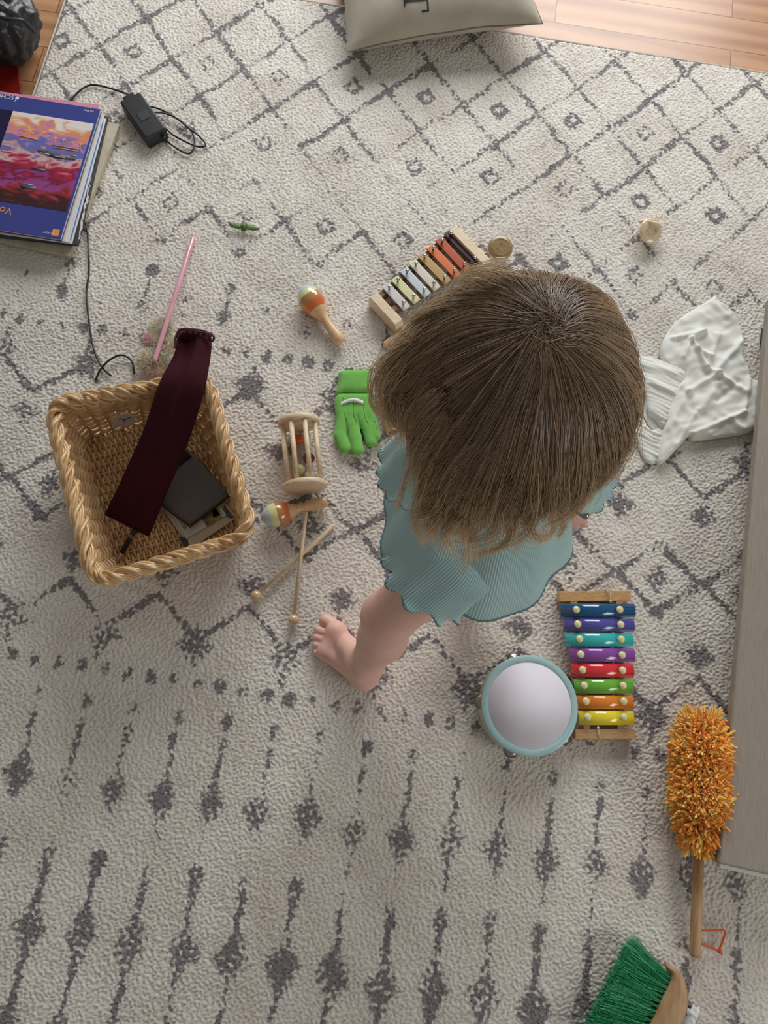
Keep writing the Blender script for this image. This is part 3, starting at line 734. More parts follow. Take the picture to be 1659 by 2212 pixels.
    m = M(); m.prism([loc(.0045, .041) + Vector((0, 0, .0004)), loc(.0045, H * .800) + Vector((0, 0, .0004)), loc(.187, H * .800) + Vector((0, 0, .0004)), loc(.187, .041) + Vector((0, 0, .0004))], .0004); m.build('cover_picture', art_material(), r, smooth=False)
    nb = mat('navy', rgb(20, 20, 62), .3); m = M(); m.prism([loc(.1875, .041) + Vector((0, 0, .0004)), loc(.1875, H * .800) + Vector((0, 0, .0004)), loc(.2315, H * .800) + Vector((0, 0, .0004)), loc(.2315, .041) + Vector((0, 0, .0004))], .0004); m.build('navy_panel', nb, r, smooth=False)
    orange = mat('print_orange', rgb(224, 150, 72), .5); wt = mat('print_white', rgb(226, 226, 232), .5)
    U = d; X = l
    def T(s, px, py, size, name, mt): text_mesh(s, P(px, py, zt) , X, U, size, name, mt, r, .0007)
    T('Vocal', 29, 451, .025, 'title_lettering', orange)
    T('SCHOTT', 32, 208, .0155, 'publisher_lettering', wt)
    T('ED 9866', 203, 240, .0062, 'number_lettering', wt); T('SCHOTT', 117, 503, .006, 'small_lettering', wt)
    m = M(); m.sphere(P(37, 212, zt) + Vector((0, 0, .0003)), .0042, sc=(1, 1, .1)); m.tube([P(35, 214, zt + .0006), P(30, 222, zt + .0006)], .0005, 5); m.build('publisher_mark', wt, r)
    m = M(); m.prism([p + Vector((0, 0, .0006)) for p in (loc(.006, H - .022), loc(.006, H - .006), loc(.021, H - .006), loc(.021, H - .022))], .0005); m.build('orange_square', orange, r, smooth=False)
    # orange notes and beams printed on the picture
    def one(name, fn, mt):
        q = M(); fn(q); q.build(name, mt, r)
    for i, (x, y) in enumerate([(120, 299), (138, 302), (157, 308), (175, 311)]):
        c = P(x, y, zt + .0009); one('printed_note', lambda q: q.add(*_note(c, P(x - 4, y + 14, zt + .0009))), orange)
    for i, (x, y) in enumerate([(52, 282), (70, 288), (90, 292)]):
        c = P(x, y, zt + .0009); one('printed_note', lambda q: q.sphere(c, .0032, sc=(1.2, .8, .05)), orange)
    for a, b, w in (((113, 313), (168, 322), .0009), ((113, 318), (168, 327), .0009), ((42, 294), (82, 302), .0014)):
        one('printed_beam', lambda q: q.tube([P(*a, zt + .0009), P(*b, zt + .0009)], w, 5), orange)
    ink = mat('ink_dark', rgb(58, 52, 66), .5, rgb(96, 92, 104), 120)
    for poly in ([(84, 322), (165, 338), (162, 346), (120, 342), (80, 328)], [(66, 360), (100, 366), (98, 371), (70, 366)], [(42, 396), (78, 402), (80, 410), (46, 408)]):
        one('ink_patch', lambda q: q.prism([P(a, b, zt + .0008) for a, b in poly], .0003), ink)
    for a, b in (((86, 330), (107, 334)), ((118, 337), (140, 341)), ((152, 335), (165, 337)), ((54, 397), (72, 400))):
        one('pale_stroke', lambda q: q.tube([P(*a, zt + .0011), P(*b, zt + .0011)], .0008, 5), wt)
def _note(c, tip):
    q = M(); q.sphere(c, .0038, sc=(1.2, .8, .05)); q.tube([c, tip], .0004, 5)
    return np.concatenate(q.v), q.f
make_books()

# red folder and black bag, top left
m = M(); z = .012 - RUG_T
m.prism([P(-60, 130, z), P(37, 140, z), P(45, 200, z), P(-60, 190, z)], .010)
settags(m.build('red_folder', mat('red_plastic', rgb(128, 22, 22), .25, rgb(150, 34, 30), 30, coat=.6), smooth=False, bevel=.001), 'glossy dark red folder on the wood floor under the songbook stack edge', 'folder')
def make_black_bag():
    root = thing('black_bag', 'crumpled shiny black bag on the wood floor in the upper left corner', 'bag', P(20, 60, -RUG_T))
    m = M(); c = P(-12, 48, .07); nu, nv = 90, 50; v = []; f = []
    for j in range(nv + 1):
        th = math.pi * j / nv
        for i in range(nu):
            ph = 2 * math.pi * i / nu; d = Vector((math.sin(th) * math.cos(ph), math.sin(th) * math.sin(ph), math.cos(th)))
            k = 1 + .10 * abs(mnoise.noise(d * 2.2)) * 2 - .12 + .06 * mnoise.noise(d * 5) + .012 * (1 - abs(mnoise.noise(d * 9)) * 3)
            p = c + Vector((d.x * .105, d.y * .095, d.z * .085)) * k; p.z = max(p.z, -RUG_T + .0005); v.append(p)
    for j in range(nv):
        for i in range(nu): a = j * nu + i; b = j * nu + (i + 1) % nu; f.append([a, a + nu, b + nu, b])
    m.add(v, f); m.build('bag_body', mat('black_nylon', rgb(34, 35, 38), .35, bump=.6, bscale=22, bdist=.01), root)
    s = M(); s.tube(pxc([(-40, 20, .16), (10, 40, .163), (50, 45, .15), (75, 70, .11)]), .004, 8); s.build('strap', m_black, root)
make_black_bag()

# ------------------------------------------------------------------ power adapter with cable
def make_adapter():
    root = thing('power_adapter', 'black plug-in power adapter with a looping black cable', 'adapter', P(308, 260, 0))
    z = .034; a = P(280, 208, z); b = P(337, 288, z); ax = (b - a); L = ax.length; ax.normalize(); sd = Vector((ax.y, -ax.x, 0)); c = (a + b) / 2
    m = M(); m.box((c.x, c.y, .0175), ax * (L / 2), sd * .0265, (0, 0, .0170)); m.build('housing', m_black, root, bevel=.004)
    m = M(); e = a - ax * .005; m.box((e.x, e.y, .018), ax * .008, sd * .014, (0, 0, .011)); m.build('plug_end', m_black, root, bevel=.003)
    m = M(); c2 = c + ax * .004; m.box((c2.x, c2.y, .0348), ax * .012, sd * .012, (0, 0, .001)); m.build('label_plate', mat('plate', rgb(44, 45, 48), .6), root, bevel=.0006)
    m = M(); g = b + ax * .002 + sd * -.012; m.tube([(g.x, g.y, .02), tuple(Vector((g.x, g.y, .02)) + ax * .012)], [.0035, .0022], 10); m.build('strain_relief', m_black, root)
    cb = mat('black_cable', rgb(24, 24, 26), .35); r = .0021
    m = M(); m.tube(pxc([(283, 207, .024), (268, 201, .010), (245, 193, .0035), (215, 185, .0035), (195, 184, .0035), (175, 194, .0035), (155, 214, .0035), (140, 235, .0035)]), r, 8); m.build('cable', cb, root)
    m = M(); m.tube(pxc([(338, 284, .020), (352, 296, .008), (375, 316, .004), (402, 331, .004), (414, 328, .004), (420, 314, .004), (418, 292, .005), (400, 268, .005), (375, 252, .008), (352, 244, .014), (334, 243, .020), (326, 246, .020)]), r, 8)
    m.tube(pxc([(314, 231, .020), (328, 231, .016), (350, 238, .010), (385, 258, .009), (405, 275, .009), (428, 292, .004), (444, 311, .004), (439, 317, .004), (425, 316, .004), (400, 306, .008), (375, 292, .004), (352, 272, .008), (342, 268, .014), (332, 262, .018)]), r, 8)
    m.build('coiled_cable', cb, root)
    m = M(); m.tube(pxc([(168, 462, .0035), (178, 472, .0035), (188, 495, .0035), (191, 540, .0035), (192, 590, .0035), (187, 625, .0035), (188, 655, .0035), (195, 715, .0035), (203, 755, .0035), (218, 790, .0035), (240, 812, .0035)]), r, 8)
    m.tube(pxc([(206, 822, .0035), (216, 800, .006), (235, 779, .009), (256, 768, .009), (273, 770, .007), (286, 784, .0035), (290, 808, .0035)]), r, 8)
    m.build('trailing_cable', cb, root)
make_adapter()

# ------------------------------------------------------------------ pink wand with pastel fluff
def make_wand():
    root = thing('fluffy_wand', 'pink rod with pastel fluffy tail lying behind the basket', 'toy wand', P(375, 640, 0))
    m = M(); A = P(418, 512, .006); B = P(333, 782, .034)
    m.lathe(A, B, [(0, 0), (0, .0045), (.02, .0052), (.98, .0052), (1, .0045), (1, 0)], 16)
    m.build('rod', mat('pink_rod', rgb(216, 150, 166), .15, rgb(226, 172, 184), 18, coat=.8), root)
    core = M(); cen = [P(348, 712, .010), P(338, 735, .012), P(358, 752, .012), P(325, 778, .018), P(362, 776, .014), P(338, 795, .014)]
    for c in cen: core.sphere(c, .017, sc=(1.1, 1.1, .55))
    core.build('tail_core', mat('tail_core', rgb(226, 214, 204), .9), root)
    N = 5200; pts = np.zeros((N, 5, 3)); at = np.zeros(N)
    for i in range(N):
        c = random.choice(cen); d = Vector((random.gauss(0, 1), random.gauss(0, 1), abs(random.gauss(0, .8)))).normalized()
        p = Vector(c) + Vector((d.x * .018, d.y * .018, d.z * .009)); 
        cv = Vector((random.uniform(-1, 1), random.uniform(-1, 1), 0)) * .004
        for k in range(5): pts[i, k] = p + d * (.0026 * k) + cv * (k / 4) ** 2
        at[i] = 0.5 + 0.5 * mnoise.noise(Vector(p) * 38)
    pts[..., 2] = np.maximum(pts[..., 2], .001)
    v, f, t = fibres(pts, np.full((N, 5), .00035)); m = M(); m.add(v, f, at=np.repeat(at, 15))
    mt = mat_attr('pastel_fluff', 'tone', rgb(196, 218, 230), rgb(240, 176, 192), .8, rgb(238, 230, 200)); 
    o = m.build('fluffy_tail', mt, root, attr='tone'); o['kind'] = 'stuff'
make_wand()

# ------------------------------------------------------------------ small green propeller toy
def make_prop():
    root = thing('green_propeller', 'tiny green plastic propeller with a round hub, upper part of the rug', 'toy', P(527, 489, 0))
    g = mat('green_plastic', rgb(86, 116, 50), .45)
    m = M(); m.lathe(P(527, 482, .010), P(526, 497, .008), [(0, 0), (0, .0058), (1, .0062), (1, .0045), (.2, .0045), (.2, 0)], 20); m.build('hub', g, root)
    for pts, s in ((([(520, 484), (506, 482), (493, 481), (496, 487), (503, 492), (519, 494)]), 0), (([(532, 484), (545, 487), (557, 491), (562, 494), (558, 497), (548, 498), (532, 495)]), 1)):
        m = M(); cloth(m, pts, .008, .0018, .004, smooth_n=4, sp=.0025); m.build('blade', g, root)
make_prop()

# ------------------------------------------------------------------ xylophone with pastel metal bars
def make_metallophone():
    root = thing('metal_xylophone', 'pastel metal-bar xylophone on a pale wooden frame, partly under the hair', 'xylophone', P(930, 600, 0))
    zt = .036
    for pts in ([(797, 640), (811, 627), (871, 691), (858, 707)], [(966, 492), (984, 483), (1062, 563), (1050, 577)]):
        m = M(); q = [P(a, b, zt) for a, b in pts]
        cx = sum(q, Vector()) / 4; ex = (q[3] + q[2] - q[0] - q[1]) / 2; L = ex.length / 2; ex.normalize(); ey = Vector((-ex.y, ex.x, 0)); c = Vector((cx.x, cx.y, .018))
        w = .0105; hx = L; prof = [(-hx, -w), (hx, -w), (hx, w), (-hx, w)]
        top = [Vector((c.x, c.y, zt)) + ex * a * (0.90 if 1 else 1) + ey * b for a, b in prof]; mid = [Vector((c.x, c.y, zt - .012)) + ex * a + ey * b for a, b in prof]; bot = [Vector((c.x, c.y, .0005)) + ex * a + ey * b for a, b in prof]
        m.add(top + mid + bot, [[0, 1, 2, 3], [11, 10, 9, 8]] + [[i + 4 * k, i + 4 * k + 4, (i + 1) % 4 + 4 * k + 4, (i + 1) % 4 + 4 * k] for k in (0, 1) for i in range(4)])
        m.build('end_block', m_pale, root, smooth=False, bevel=.0015)
    sT = [(841, 624), (859.5, 608), (879, 589.5), (898, 573), (917, 557), (935.7, 540), (954.7, 523.5), (973, 508)]
    sB = [(871.4, 657), (893, 643), (916, 629), (937, 615), (960, 601.5), (981, 587.6), (1002, 574.7), (1025, 561)]
    cols = [(214, 210, 212), (220, 218, 166), (200, 208, 212), (216, 208, 188), (186, 152, 96), (212, 112, 56), (176, 78, 48), (72, 42, 52)]
    rw = mat('rail_wood', rgb(120, 92, 62), .6)
    for ends in ((sT[0], sT[-1], 1), (sB[0], sB[-1], -1)):
        a, b, s = ends; A = P(a[0], a[1], .016); B = P(b[0], b[1], .016); d = (B - A).normalized(); A -= d * .03; B += d * .022; m = M(); c = (A + B) / 2
        m.box((c.x, c.y, .012), d * (A - B).length / 2, Vector((-d.y, d.x, 0)) * .006, (0, 0, .011)); m.build('rail', rw, root, smooth=False)
    for i, (a, b, c) in enumerate(zip(sT, sB, cols)):
        A = P(a[0], a[1], .028); B = P(b[0], b[1], .028); d = (B - A).normalized(); s = Vector((-d.y, d.x, 0)); m = M(); e = .0125
        A2 = A - d * e; B2 = B + d * e; q = (A2 + B2) / 2
        m.box((q.x, q.y, .0265), d * (A2 - B2).length / 2, s * .0098, (0, 0, .0015))
        o = m.build('tone_bar', mat('bar_%d' % i, rgb(*c), .3, metal=.15, coat=.4), root, bevel=.0012); o['label'] = ['off-white', 'pale yellow', 'pale blue', 'cream', 'tan', 'orange', 'rust red', 'dark maroon'][i] + ' metal bar'
        for p in (A, B):
            h = M(); h.lathe((p.x, p.y, .028), (p.x, p.y, .0395), [(0, .0), (0, .0022), (.45, .0022), (.5, .0034), (.72, .0042), (.9, .0034), (1, .0012), (1, 0)], 14); h.build('screw', m_steel, o)
make_metallophone()

# ------------------------------------------------------------------ castanets
def disc(center, normal, r, th, name, mt, parent, rings=None, slot=None, squash=1):
    n = Vector(normal).normalized(); c = Vector(center); m = M()
    m.lathe(c - n * th / 2, c + n * th / 2, [(0, 0), (0, r * .80), (.25, r * .97), (.5, r), (.78, r * .98), (1, r * .90), (1.0, r * .5), (1.0, 0)], 40); o = m.build(name, mt, parent)
    return o
def ringm(c, n, R_, r): 
    n = Vector(n).normalized(); e1 = n.orthogonal().normalized(); e2 = n.cross(e1); m = M()
    m.tube([Vector(c) + (e1 * math.cos(a) + e2 * math.sin(a)) * R_ for a in np.linspace(0, 2 * np.pi, 41)[:-1]], r, 6, closed=True); return m
def make_castanets():
    br = mat('castanet_brown', rgb(148, 122, 82), .35, rgb(160, 134, 94), 30, (1, 6, 1), coat=.4); gd = mat('ring_gold', rgb(176, 150, 100), .4)
    r1 = thing('castanet', 'brown round castanet beside the far end of the pastel xylophone', 'castanet', P(1080, 535, 0), 'castanets on the rug')
    n1 = Vector((.02, -.18, 1)).normalized(); c = P(1081, 535, .027); r = .0275
    disc(c, n1, r, .010, 'upper_shell', br, r1); disc(P(1079, 541, .0165), Vector((.1, .05, 1)), r, .010, 'lower_shell', m_pale, r1)
    for k, R_ in ((0, .0055), (1, .0095), (2, .0185)): ringm(c + n1 * .0052, n1, R_, .0006).build('painted_ring', gd, r1)
    m = M(); m.tube([P(1071, 555, .034), P(1071, 557, .0345), P(1091, 557, .0345), P(1091, 555, .034)], .0011, 6); m.build('elastic_cord', m_cord, r1)
    pw = mat('castanet_pale', rgb(222, 196, 162), .22, rgb(234, 214, 184), 30, (1, 6, 1), coat=.8)
    r2 = thing('castanet', 'pale round castanet with knotted elastic, alone at the upper right of the rug', 'castanet', P(1404, 498, 0), 'castanets on the rug')
    n2 = Vector((.28, -.42, 1)).normalized(); c = P(1405, 499, .033); disc(c, n2, r, .009, 'upper_shell', pw, r2)
    disc(P(1404, 484, .027), Vector((.10, .85, .5)), r * .95, .007, 'lower_shell', m_pale, r2)
    for R_, col in ((.0065, (222, 208, 196)), (.0095, (206, 160, 120)), (.0135, (222, 196, 110))): ringm(c + n2 * .0046, n2, R_, .0006).build('painted_ring', mat('ring%d' % int(R_ * 1e4), rgb(*col), .4), r2)
    m = M(); m.tube([P(1409, 480, .044), P(1411, 481, .045), P(1425, 484, .045), P(1427, 482, .044)], .0012, 6)
    m.tube(pxc([(1411, 474, .030), (1418, 470, .034), (1430, 471, .032), (1433, 466, .030), (1427, 462, .030), (1420, 465, .036), (1424, 471, .040), (1426, 460, .034)]), .0013, 6)
    m.tube(pxc([(1420, 462, .034), (1415, 456, .030), (1416, 452, .028)]), .0009, 6); m.build('elastic_cord', m_cord, r2)
make_castanets()

# ------------------------------------------------------------------ maracas
band_cols = {'blue': mat('band_blue', rgb(186, 208, 222), .15, coat=.8), 'yellow': mat('band_yellow', rgb(224, 226, 164), .15, coat=.8),
             'tan': mat('band_tan', rgb(190, 140, 82), .15, coat=.8), 'orange': mat('band_orange', rgb(214, 112, 58), .15, coat=.8)}
def maraca(tip, end, zh, ze, label, cuts):
    A = P(tip[0], tip[1], zh); B = P(end[0], end[1], ze); L = (B - A).length; k = L / .13
    root = thing('maraca', label, 'maraca', (A.lerp(B, .3).x, A.lerp(B, .3).y, 0), 'two banded maracas')
    pr = [(0, 0), (.012, .0065), (.04, .0120), (.08, .0170), (.13, .0207), (.18, .0230), (.23, .0240), (.28, .0238), (.33, .0222), (.37, .0200), (.41, .0175), (.45, .0152)]
    fine = []
    for (t0, r0), (t1, r1) in zip(pr[:-1], pr[1:]):
        for j in range(4): fine.append((t0 + (t1 - t0) * j / 4, (r0 + (r1 - r0) * j / 4) * k))
    fine.append((.45, .0152 * k)); ms = [band_cols['blue'], band_cols['yellow'], band_cols['tan'], band_cols['orange'], m_beech]
    fn = lambda t: sum(t > c for c in cuts)
    m = M(); m.lathe(A, B, fine, 32, fn); m.build('shaker_head', ms, root)
    m = M(); m.lathe(A, B, [(.45, .0152 * k), (.50, .0118 * k), (.56, .0090 * k), (.64, .0082 * k), (.74, .0092 * k), (.84, .0107 * k), (.92, .0112 * k), (.975, .0104 * k), (.995, .0085 * k), (1, 0)], 28); m.build('handle', m_beech, root)
    return A, B
maraca((652, 620), (737, 741), .028, .0125, 'banded maraca below the pastel xylophone, handle pointing down right', (.10, .19, .30, .41))
maraca((563, 1121), (706, 1083), .026, .0150, 'banded maraca beside the basket, handle pointing right', (.14, .24, .34, .42))

# ------------------------------------------------------------------ green gardening glove
def make_glove():
    root = thing('garden_glove', 'bright green cotton gardening glove with ribbed cuff and white strap', 'glove', P(768, 890, 0))
    gm = mat('green_cotton', rgb(112, 182, 76), .9, rgb(116, 186, 84), 60, bump=.6, bscale=600, sheen=.3, bdist=.0006)
    z = .010; r = .0112
    fg = [((738, 870), (741, 905), (734, 940), (745, 966), .0136), ((756, 880), (760, 915), (767, 945), (772, 970), .0142),
          ((776, 880), (785, 905), (796, 925), (802, 953), .0136), ((793, 870), (800, 900), (806, 920), (811, 941), .0124)]
    pr = []
    for a, b, c, d, rr in fg:
        q = [P(x, y, z + .001 * i) for i, (x, y) in enumerate((a, b, c, d))]
        for i in range(3): pr.append((q[i], q[i + 1], rr * (1 - .02 * i), rr * (1 - .03 * (i + 1)), .003))
    for x0, x1, y in ((738, 795, 862), (738, 797, 876), (740, 798, 890)): pr.append((P(x0, y, z), P(x1, y, z), .0125, .0125, .008))
    v, f = blob(pr, .0022); v = np.array(v); v[:, 2] = .0008 + (v[:, 2] + .004) * .60; v[:, 2] = np.maximum(v[:, 2], .0006)
    m = M(); m.add(v, f); m.build('hand_shell', gm, root)
    c = M(); cloth(c, [(731, 806), (745, 802), (775, 801), (799, 804), (800, 830), (805, 850), (770, 853), (745, 851), (727, 856), (730, 830)], .0012, .013, .006, ripple=[(1, 0, .0035, .0006)], sp=.0022, smooth_n=4, zb=.0006); c.build('ribbed_cuff', gm, root)
    s = M(); L = [P(736, 872, .019), P(750, 866, .021), P(765, 863, .022), P(785, 870, .019)]
    pts = crv([tuple(p) for p in L], 8); v = []
    for p in pts: v += [p + Vector((0, .004, 0)), p - Vector((0, .004, 0)), p + Vector((0, .004, -.0012)), p - Vector((0, .004, .0012))]
    f = []
    for i in range(len(pts) - 1):
        a = 4 * i; b = a + 4; f += [[a, a + 1, b + 1, b], [a + 2, b + 2, b + 3, a + 3], [a, b, b + 2, a + 2], [a + 1, a + 3, b + 3, b + 1]]
    s.add(v, f); s.build('white_strap', mat('elastic_white', rgb(222, 220, 220), .8), root)
    t = M()
    for pts in ([(741, 858), (741, 885), (748, 905), (753, 935)], [(764, 870), (764, 895), (772, 912)], [(787, 862), (786, 885), (790, 905), (800, 922)]):
        t.tube(pxc([(a, b, .0178) for a, b in pts], 4), .0006, 5)
    t.build('finger_seams', mat('seam_green', rgb(60, 110, 44), .9), root)
    d = M(); cloth(d, [(801, 915), (808, 905), (814, 925), (815, 945), (808, 940)], .0165, .0006, .004, sp=.003, smooth_n=3, thick=.0004); d.build('soil_stain', mat('soil', rgb(112, 118, 60), .95, rgb(104, 150, 66), 80), root)
make_glove()

# ------------------------------------------------------------------ ridged wooden guiro, stick
def make_guiro():
    root = thing('wooden_guiro', 'small ridged hollow wooden tube right of the green glove', 'guiro', P(850, 915, 0))
    A = P(851, 934, .018); B = P(826, 815, .018); prof = [(0.05, 0), (.05, .0115), (0, .0120), (0, .0155), (.01, .0162)]
    n = 14
    for i in range(n):
        t = .02 + .60 * i / n
        prof += [(t, .0158 - .0022 * i / n), (t + .012, .0168 - .0022 * i / n), (t + .028, .0168 - .0022 * i / n), (t + .036, .0148 - .0022 * i / n)]
    prof += [(.68, .012), (.8, .0105), (.9, .012), (.97, .012), (1, .009), (1, 0)]
    m = M(); m.lathe(A, B, prof, 32, lambda t: 0); m.build('ridged_body', m_beech, root)
    h = M(); h.lathe(A + (A - B).normalized() * .0002, B, [(0.0, .0), (0.0, .0113), (.004, .0113), (.004, 0)], 24); h.build('bore', mat('bore_dark', rgb(120, 84, 52), .8), root)
    m = M(); m.lathe(P(829, 745, .012), P(905, 690, .012), [(0, 0), (0, .0045), (.03, .0062), (.5, .0058), (.97, .006), (1, .004), (1, 0)], 16)
    settags(m.build('scraper_stick', m_beech), 'pale wooden stick poking out of the hair below the pastel xylophone', 'stick')
make_guiro()

# ------------------------------------------------------------------ rolling rattle with balls
def make_rattle():
    z = .043; A = P(645, 908, z); B = P(659, 1056, z); ax = (B - A).normalized(); e1 = Vector((ax.y, -ax.x, 0)).normalized(); e2 = Vector((0, 0, 1)); R_ = .0425
    root = thing('cylinder_rattle', 'wooden cage rattle with round ends and dowels right of the basket', 'rattle', ((A + B) / 2).xy.to_3d())
    for (c, s) in ((A, 1), (B, -1)):
        m = M(); d = ax * s; m.lathe(c, c + d * .011, [(0, 0), (0, R_ - .001), (.08, R_), (.92, R_), (1, R_ - .001), (1, 0)], 48); m.build('end_disc', m_pale, root)
    for k in range(8):
        a = 2 * math.pi * (k + .5) / 8; o = (e1 * math.cos(a) + e2 * math.sin(a)) * (R_ - .0075); m = M(); m.tube([A + ax * .009 + o, B - ax * .009 + o], .0049, 12); m.build('dowel', m_pale, root)
    for (px, py, c, lab, rr) in ((645, 950, (206, 92, 34), 'glossy orange ball inside the wooden rattle', .0110), (667, 990, (112, 40, 28), 'dark red ball inside the wooden rattle', .0125),
                             (647, 1014, (198, 194, 142), 'pale yellow ball inside the wooden rattle', .0115), (669, 1027, (206, 214, 206), 'white ball inside the wooden rattle', .0105)):
        m = M(); m.sphere(P(px, py, .0120 + rr), rr, nu=28, nv=18); settags(m.build('rattle_ball', mat('ball_%d' % px, rgb(*c), .2, coat=.5)), lab, 'ball', 'balls in the rattle')
make_rattle()

# ------------------------------------------------------------------ two mallets
def mallet(ball, end, zb, ze, label):
    A = P(ball[0], ball[1], zb); B = P(end[0], end[1], ze)
    root = thing('mallet', label, 'mallet', (A.x, A.y, 0), 'two wooden xylophone mallets')
    m = M(); m.sphere(A, .0108, nu=26, nv=18); m.build('ball_head', mat('varnished', rgb(214, 180, 134), .15, rgb(222, 192, 150), 60, coat=.9) if 'varnished' not in bpy.data.materials else bpy.data.materials['varnished'], root)
    m = M(); d = (B - A).normalized(); m.lathe(A + d * .009, B, [(0, 0), (0, .0038), (.99, .0038), (1, .003), (1, 0)], 16); m.build('shaft', m_pale, root)
mallet((634, 1339), (661, 1106), .0112, .0215, 'mallet lying on top of the crossed pair, ball pointing straight down')
mallet((553, 1287), (722, 1134), .0112, .0045, 'mallet lying underneath in the crossed pair, ball at lower left')

# ------------------------------------------------------------------ rainbow xylophone
def make_rainbow():
    root = thing('rainbow_xylophone', 'rainbow xylophone with eight coloured metal bars on a wooden frame', 'xylophone', P(1300, 1430, 0))
    zt = .030
    def plank(pts, z, dz, name, mt=None, bev=.001):
        m = M(); m.prism([P(a, b, z) for a, b in pts], dz); return m.build(name, mt or m_fr, root, smooth=False, bevel=bev)
    m_fr = mat('frame_wood', rgb(186, 142, 94), .45, rgb(206, 166, 118), 40, (2, 14, 1), coat=.2)
    plank([(1208, 1277), (1363, 1276), (1363, 1298), (1208, 1299)], .022, .0215, 'end_board'); plank([(1243, 1575), (1372, 1574), (1372, 1597), (1243, 1596)], .022, .0215, 'end_board')
    plank([(1232, 1296), (1247, 1296), (1276, 1577), (1261, 1577)], .021, .013, 'rail', None); plank([(1331, 1296), (1346, 1296), (1349, 1577), (1334, 1577)], .021, .013, 'rail')
    bars = [(1210, 1371, 1305, 1332, (12, 84, 128), 'dark blue'), (1216, 1369, 1337, 1363, (82, 82, 160), 'indigo'), (1220, 1366, 1368, 1395, (56, 190, 188), 'turquoise'), (1229, 1370, 1401, 1429, (142, 76, 166), 'purple'),
            (1233, 1368, 1434, 1462, (228, 50, 60), 'red'), (1239, 1367, 1468, 1497, (112, 186, 60), 'green'), (1246, 1367, 1503, 1531, (234, 136, 44), 'orange'), (1249, 1368, 1536, 1565, (248, 226, 48), 'yellow')]
    kn = [((1245, 1317), (1339, 1317)), ((1248, 1348), (1341, 1349)), ((1252, 1380), (1342, 1381)), ((1254.5, 1413.5), (1344, 1415)), ((1258.5, 1447), (1345, 1448)), ((1262, 1480.5), (1346, 1481)), ((1266, 1515), (1347.5, 1515)), ((1269.6, 1549), (1348, 1549.5))]
    km = mat('cream_knob', rgb(232, 226, 168), .3, coat=.4)
    for i, ((x0, x1, y0, y1, c, nm), ks) in enumerate(zip(bars, kn)):
        ym = (y0 + y1) / 2; A = P(x0, ym + (0 if i else 0), .026); B = P(x1, ym, .026); d = (B - A).normalized(); s = Vector((-d.y, d.x, 0)); hw = (P(x0, y0, .026) - P(x0, y1, .026)).length / 2 * 1.14
        m = M(); v = []; f = []; n = 16; th = .0016
        for e in (A, B):
            for k in range(n + 1):
                a = math.pi * (.10 + .80 * k / n); v.append(e + s * (hw * 1.03 * math.cos(a)) + Vector((0, 0, -.005 + .0100 * math.sin(a))))
            for k in range(n + 1):
                a = math.pi * (.10 + .80 * k / n); v.append(e + s * ((hw - th) * 1.03 * math.cos(a)) + Vector((0, 0, -.005 + (.0100 - th) * math.sin(a))))
        q = 2 * (n + 1)
        for k in range(n):
            f.append([k, k + 1, q + k + 1, q + k][::-1]); o_ = n + 1; f.append([o_ + k, o_ + k + 1, q + o_ + k + 1, q + o_ + k])
            f.append([k, k + 1, o_ + k + 1, o_ + k]); f.append([q + k, q + o_ + k, q + o_ + k + 1, q + k + 1])
        f += [[0, n + 1, q + n + 1, q], [n, q + n, q + 2 * n + 1, 2 * n + 1]]
        m.add(v, f); o = m.build('tone_bar', mat('enamel_%d' % i, rgb(*c), .12, coat=1.0), root); o['label'] = nm + ' metal bar'
        for (kx, ky) in ks:
            p = P(kx, ky, .034); g = M(); g.lathe((p.x, p.y, .0295), (p.x, p.y, .0375), [(0, 0), (0, .0030), (.35, .0034), (.4, .0062), (.62, .0072), (.85, .0055), (1, .002), (1.01, 0)], 22); g.build('knob', km, o)
    cd = M(); cd.tube(pxc([(1309, 1278, .018), (1309, 1274, .026), (1314, 1273, .028), (1318, 1280, .026), (1319, 1298, .025), (1319, 1304, .02)]), .0010, 6); cd.sphere(P(1319, 1299, .026), .0024); cd.build('cord', m_cord, root)
    cd = M(); cd.tube(pxc([(1292, 1566, .02), (1292, 1574, .025), (1294, 1585, .026), (1295, 1597, .022), (1289, 1602, .008), (1284, 1598, .006)]), .0010, 6); cd.sphere(P(1292, 1572, .026), .0024); cd.build('cord', m_cord, root)
make_rainbow()

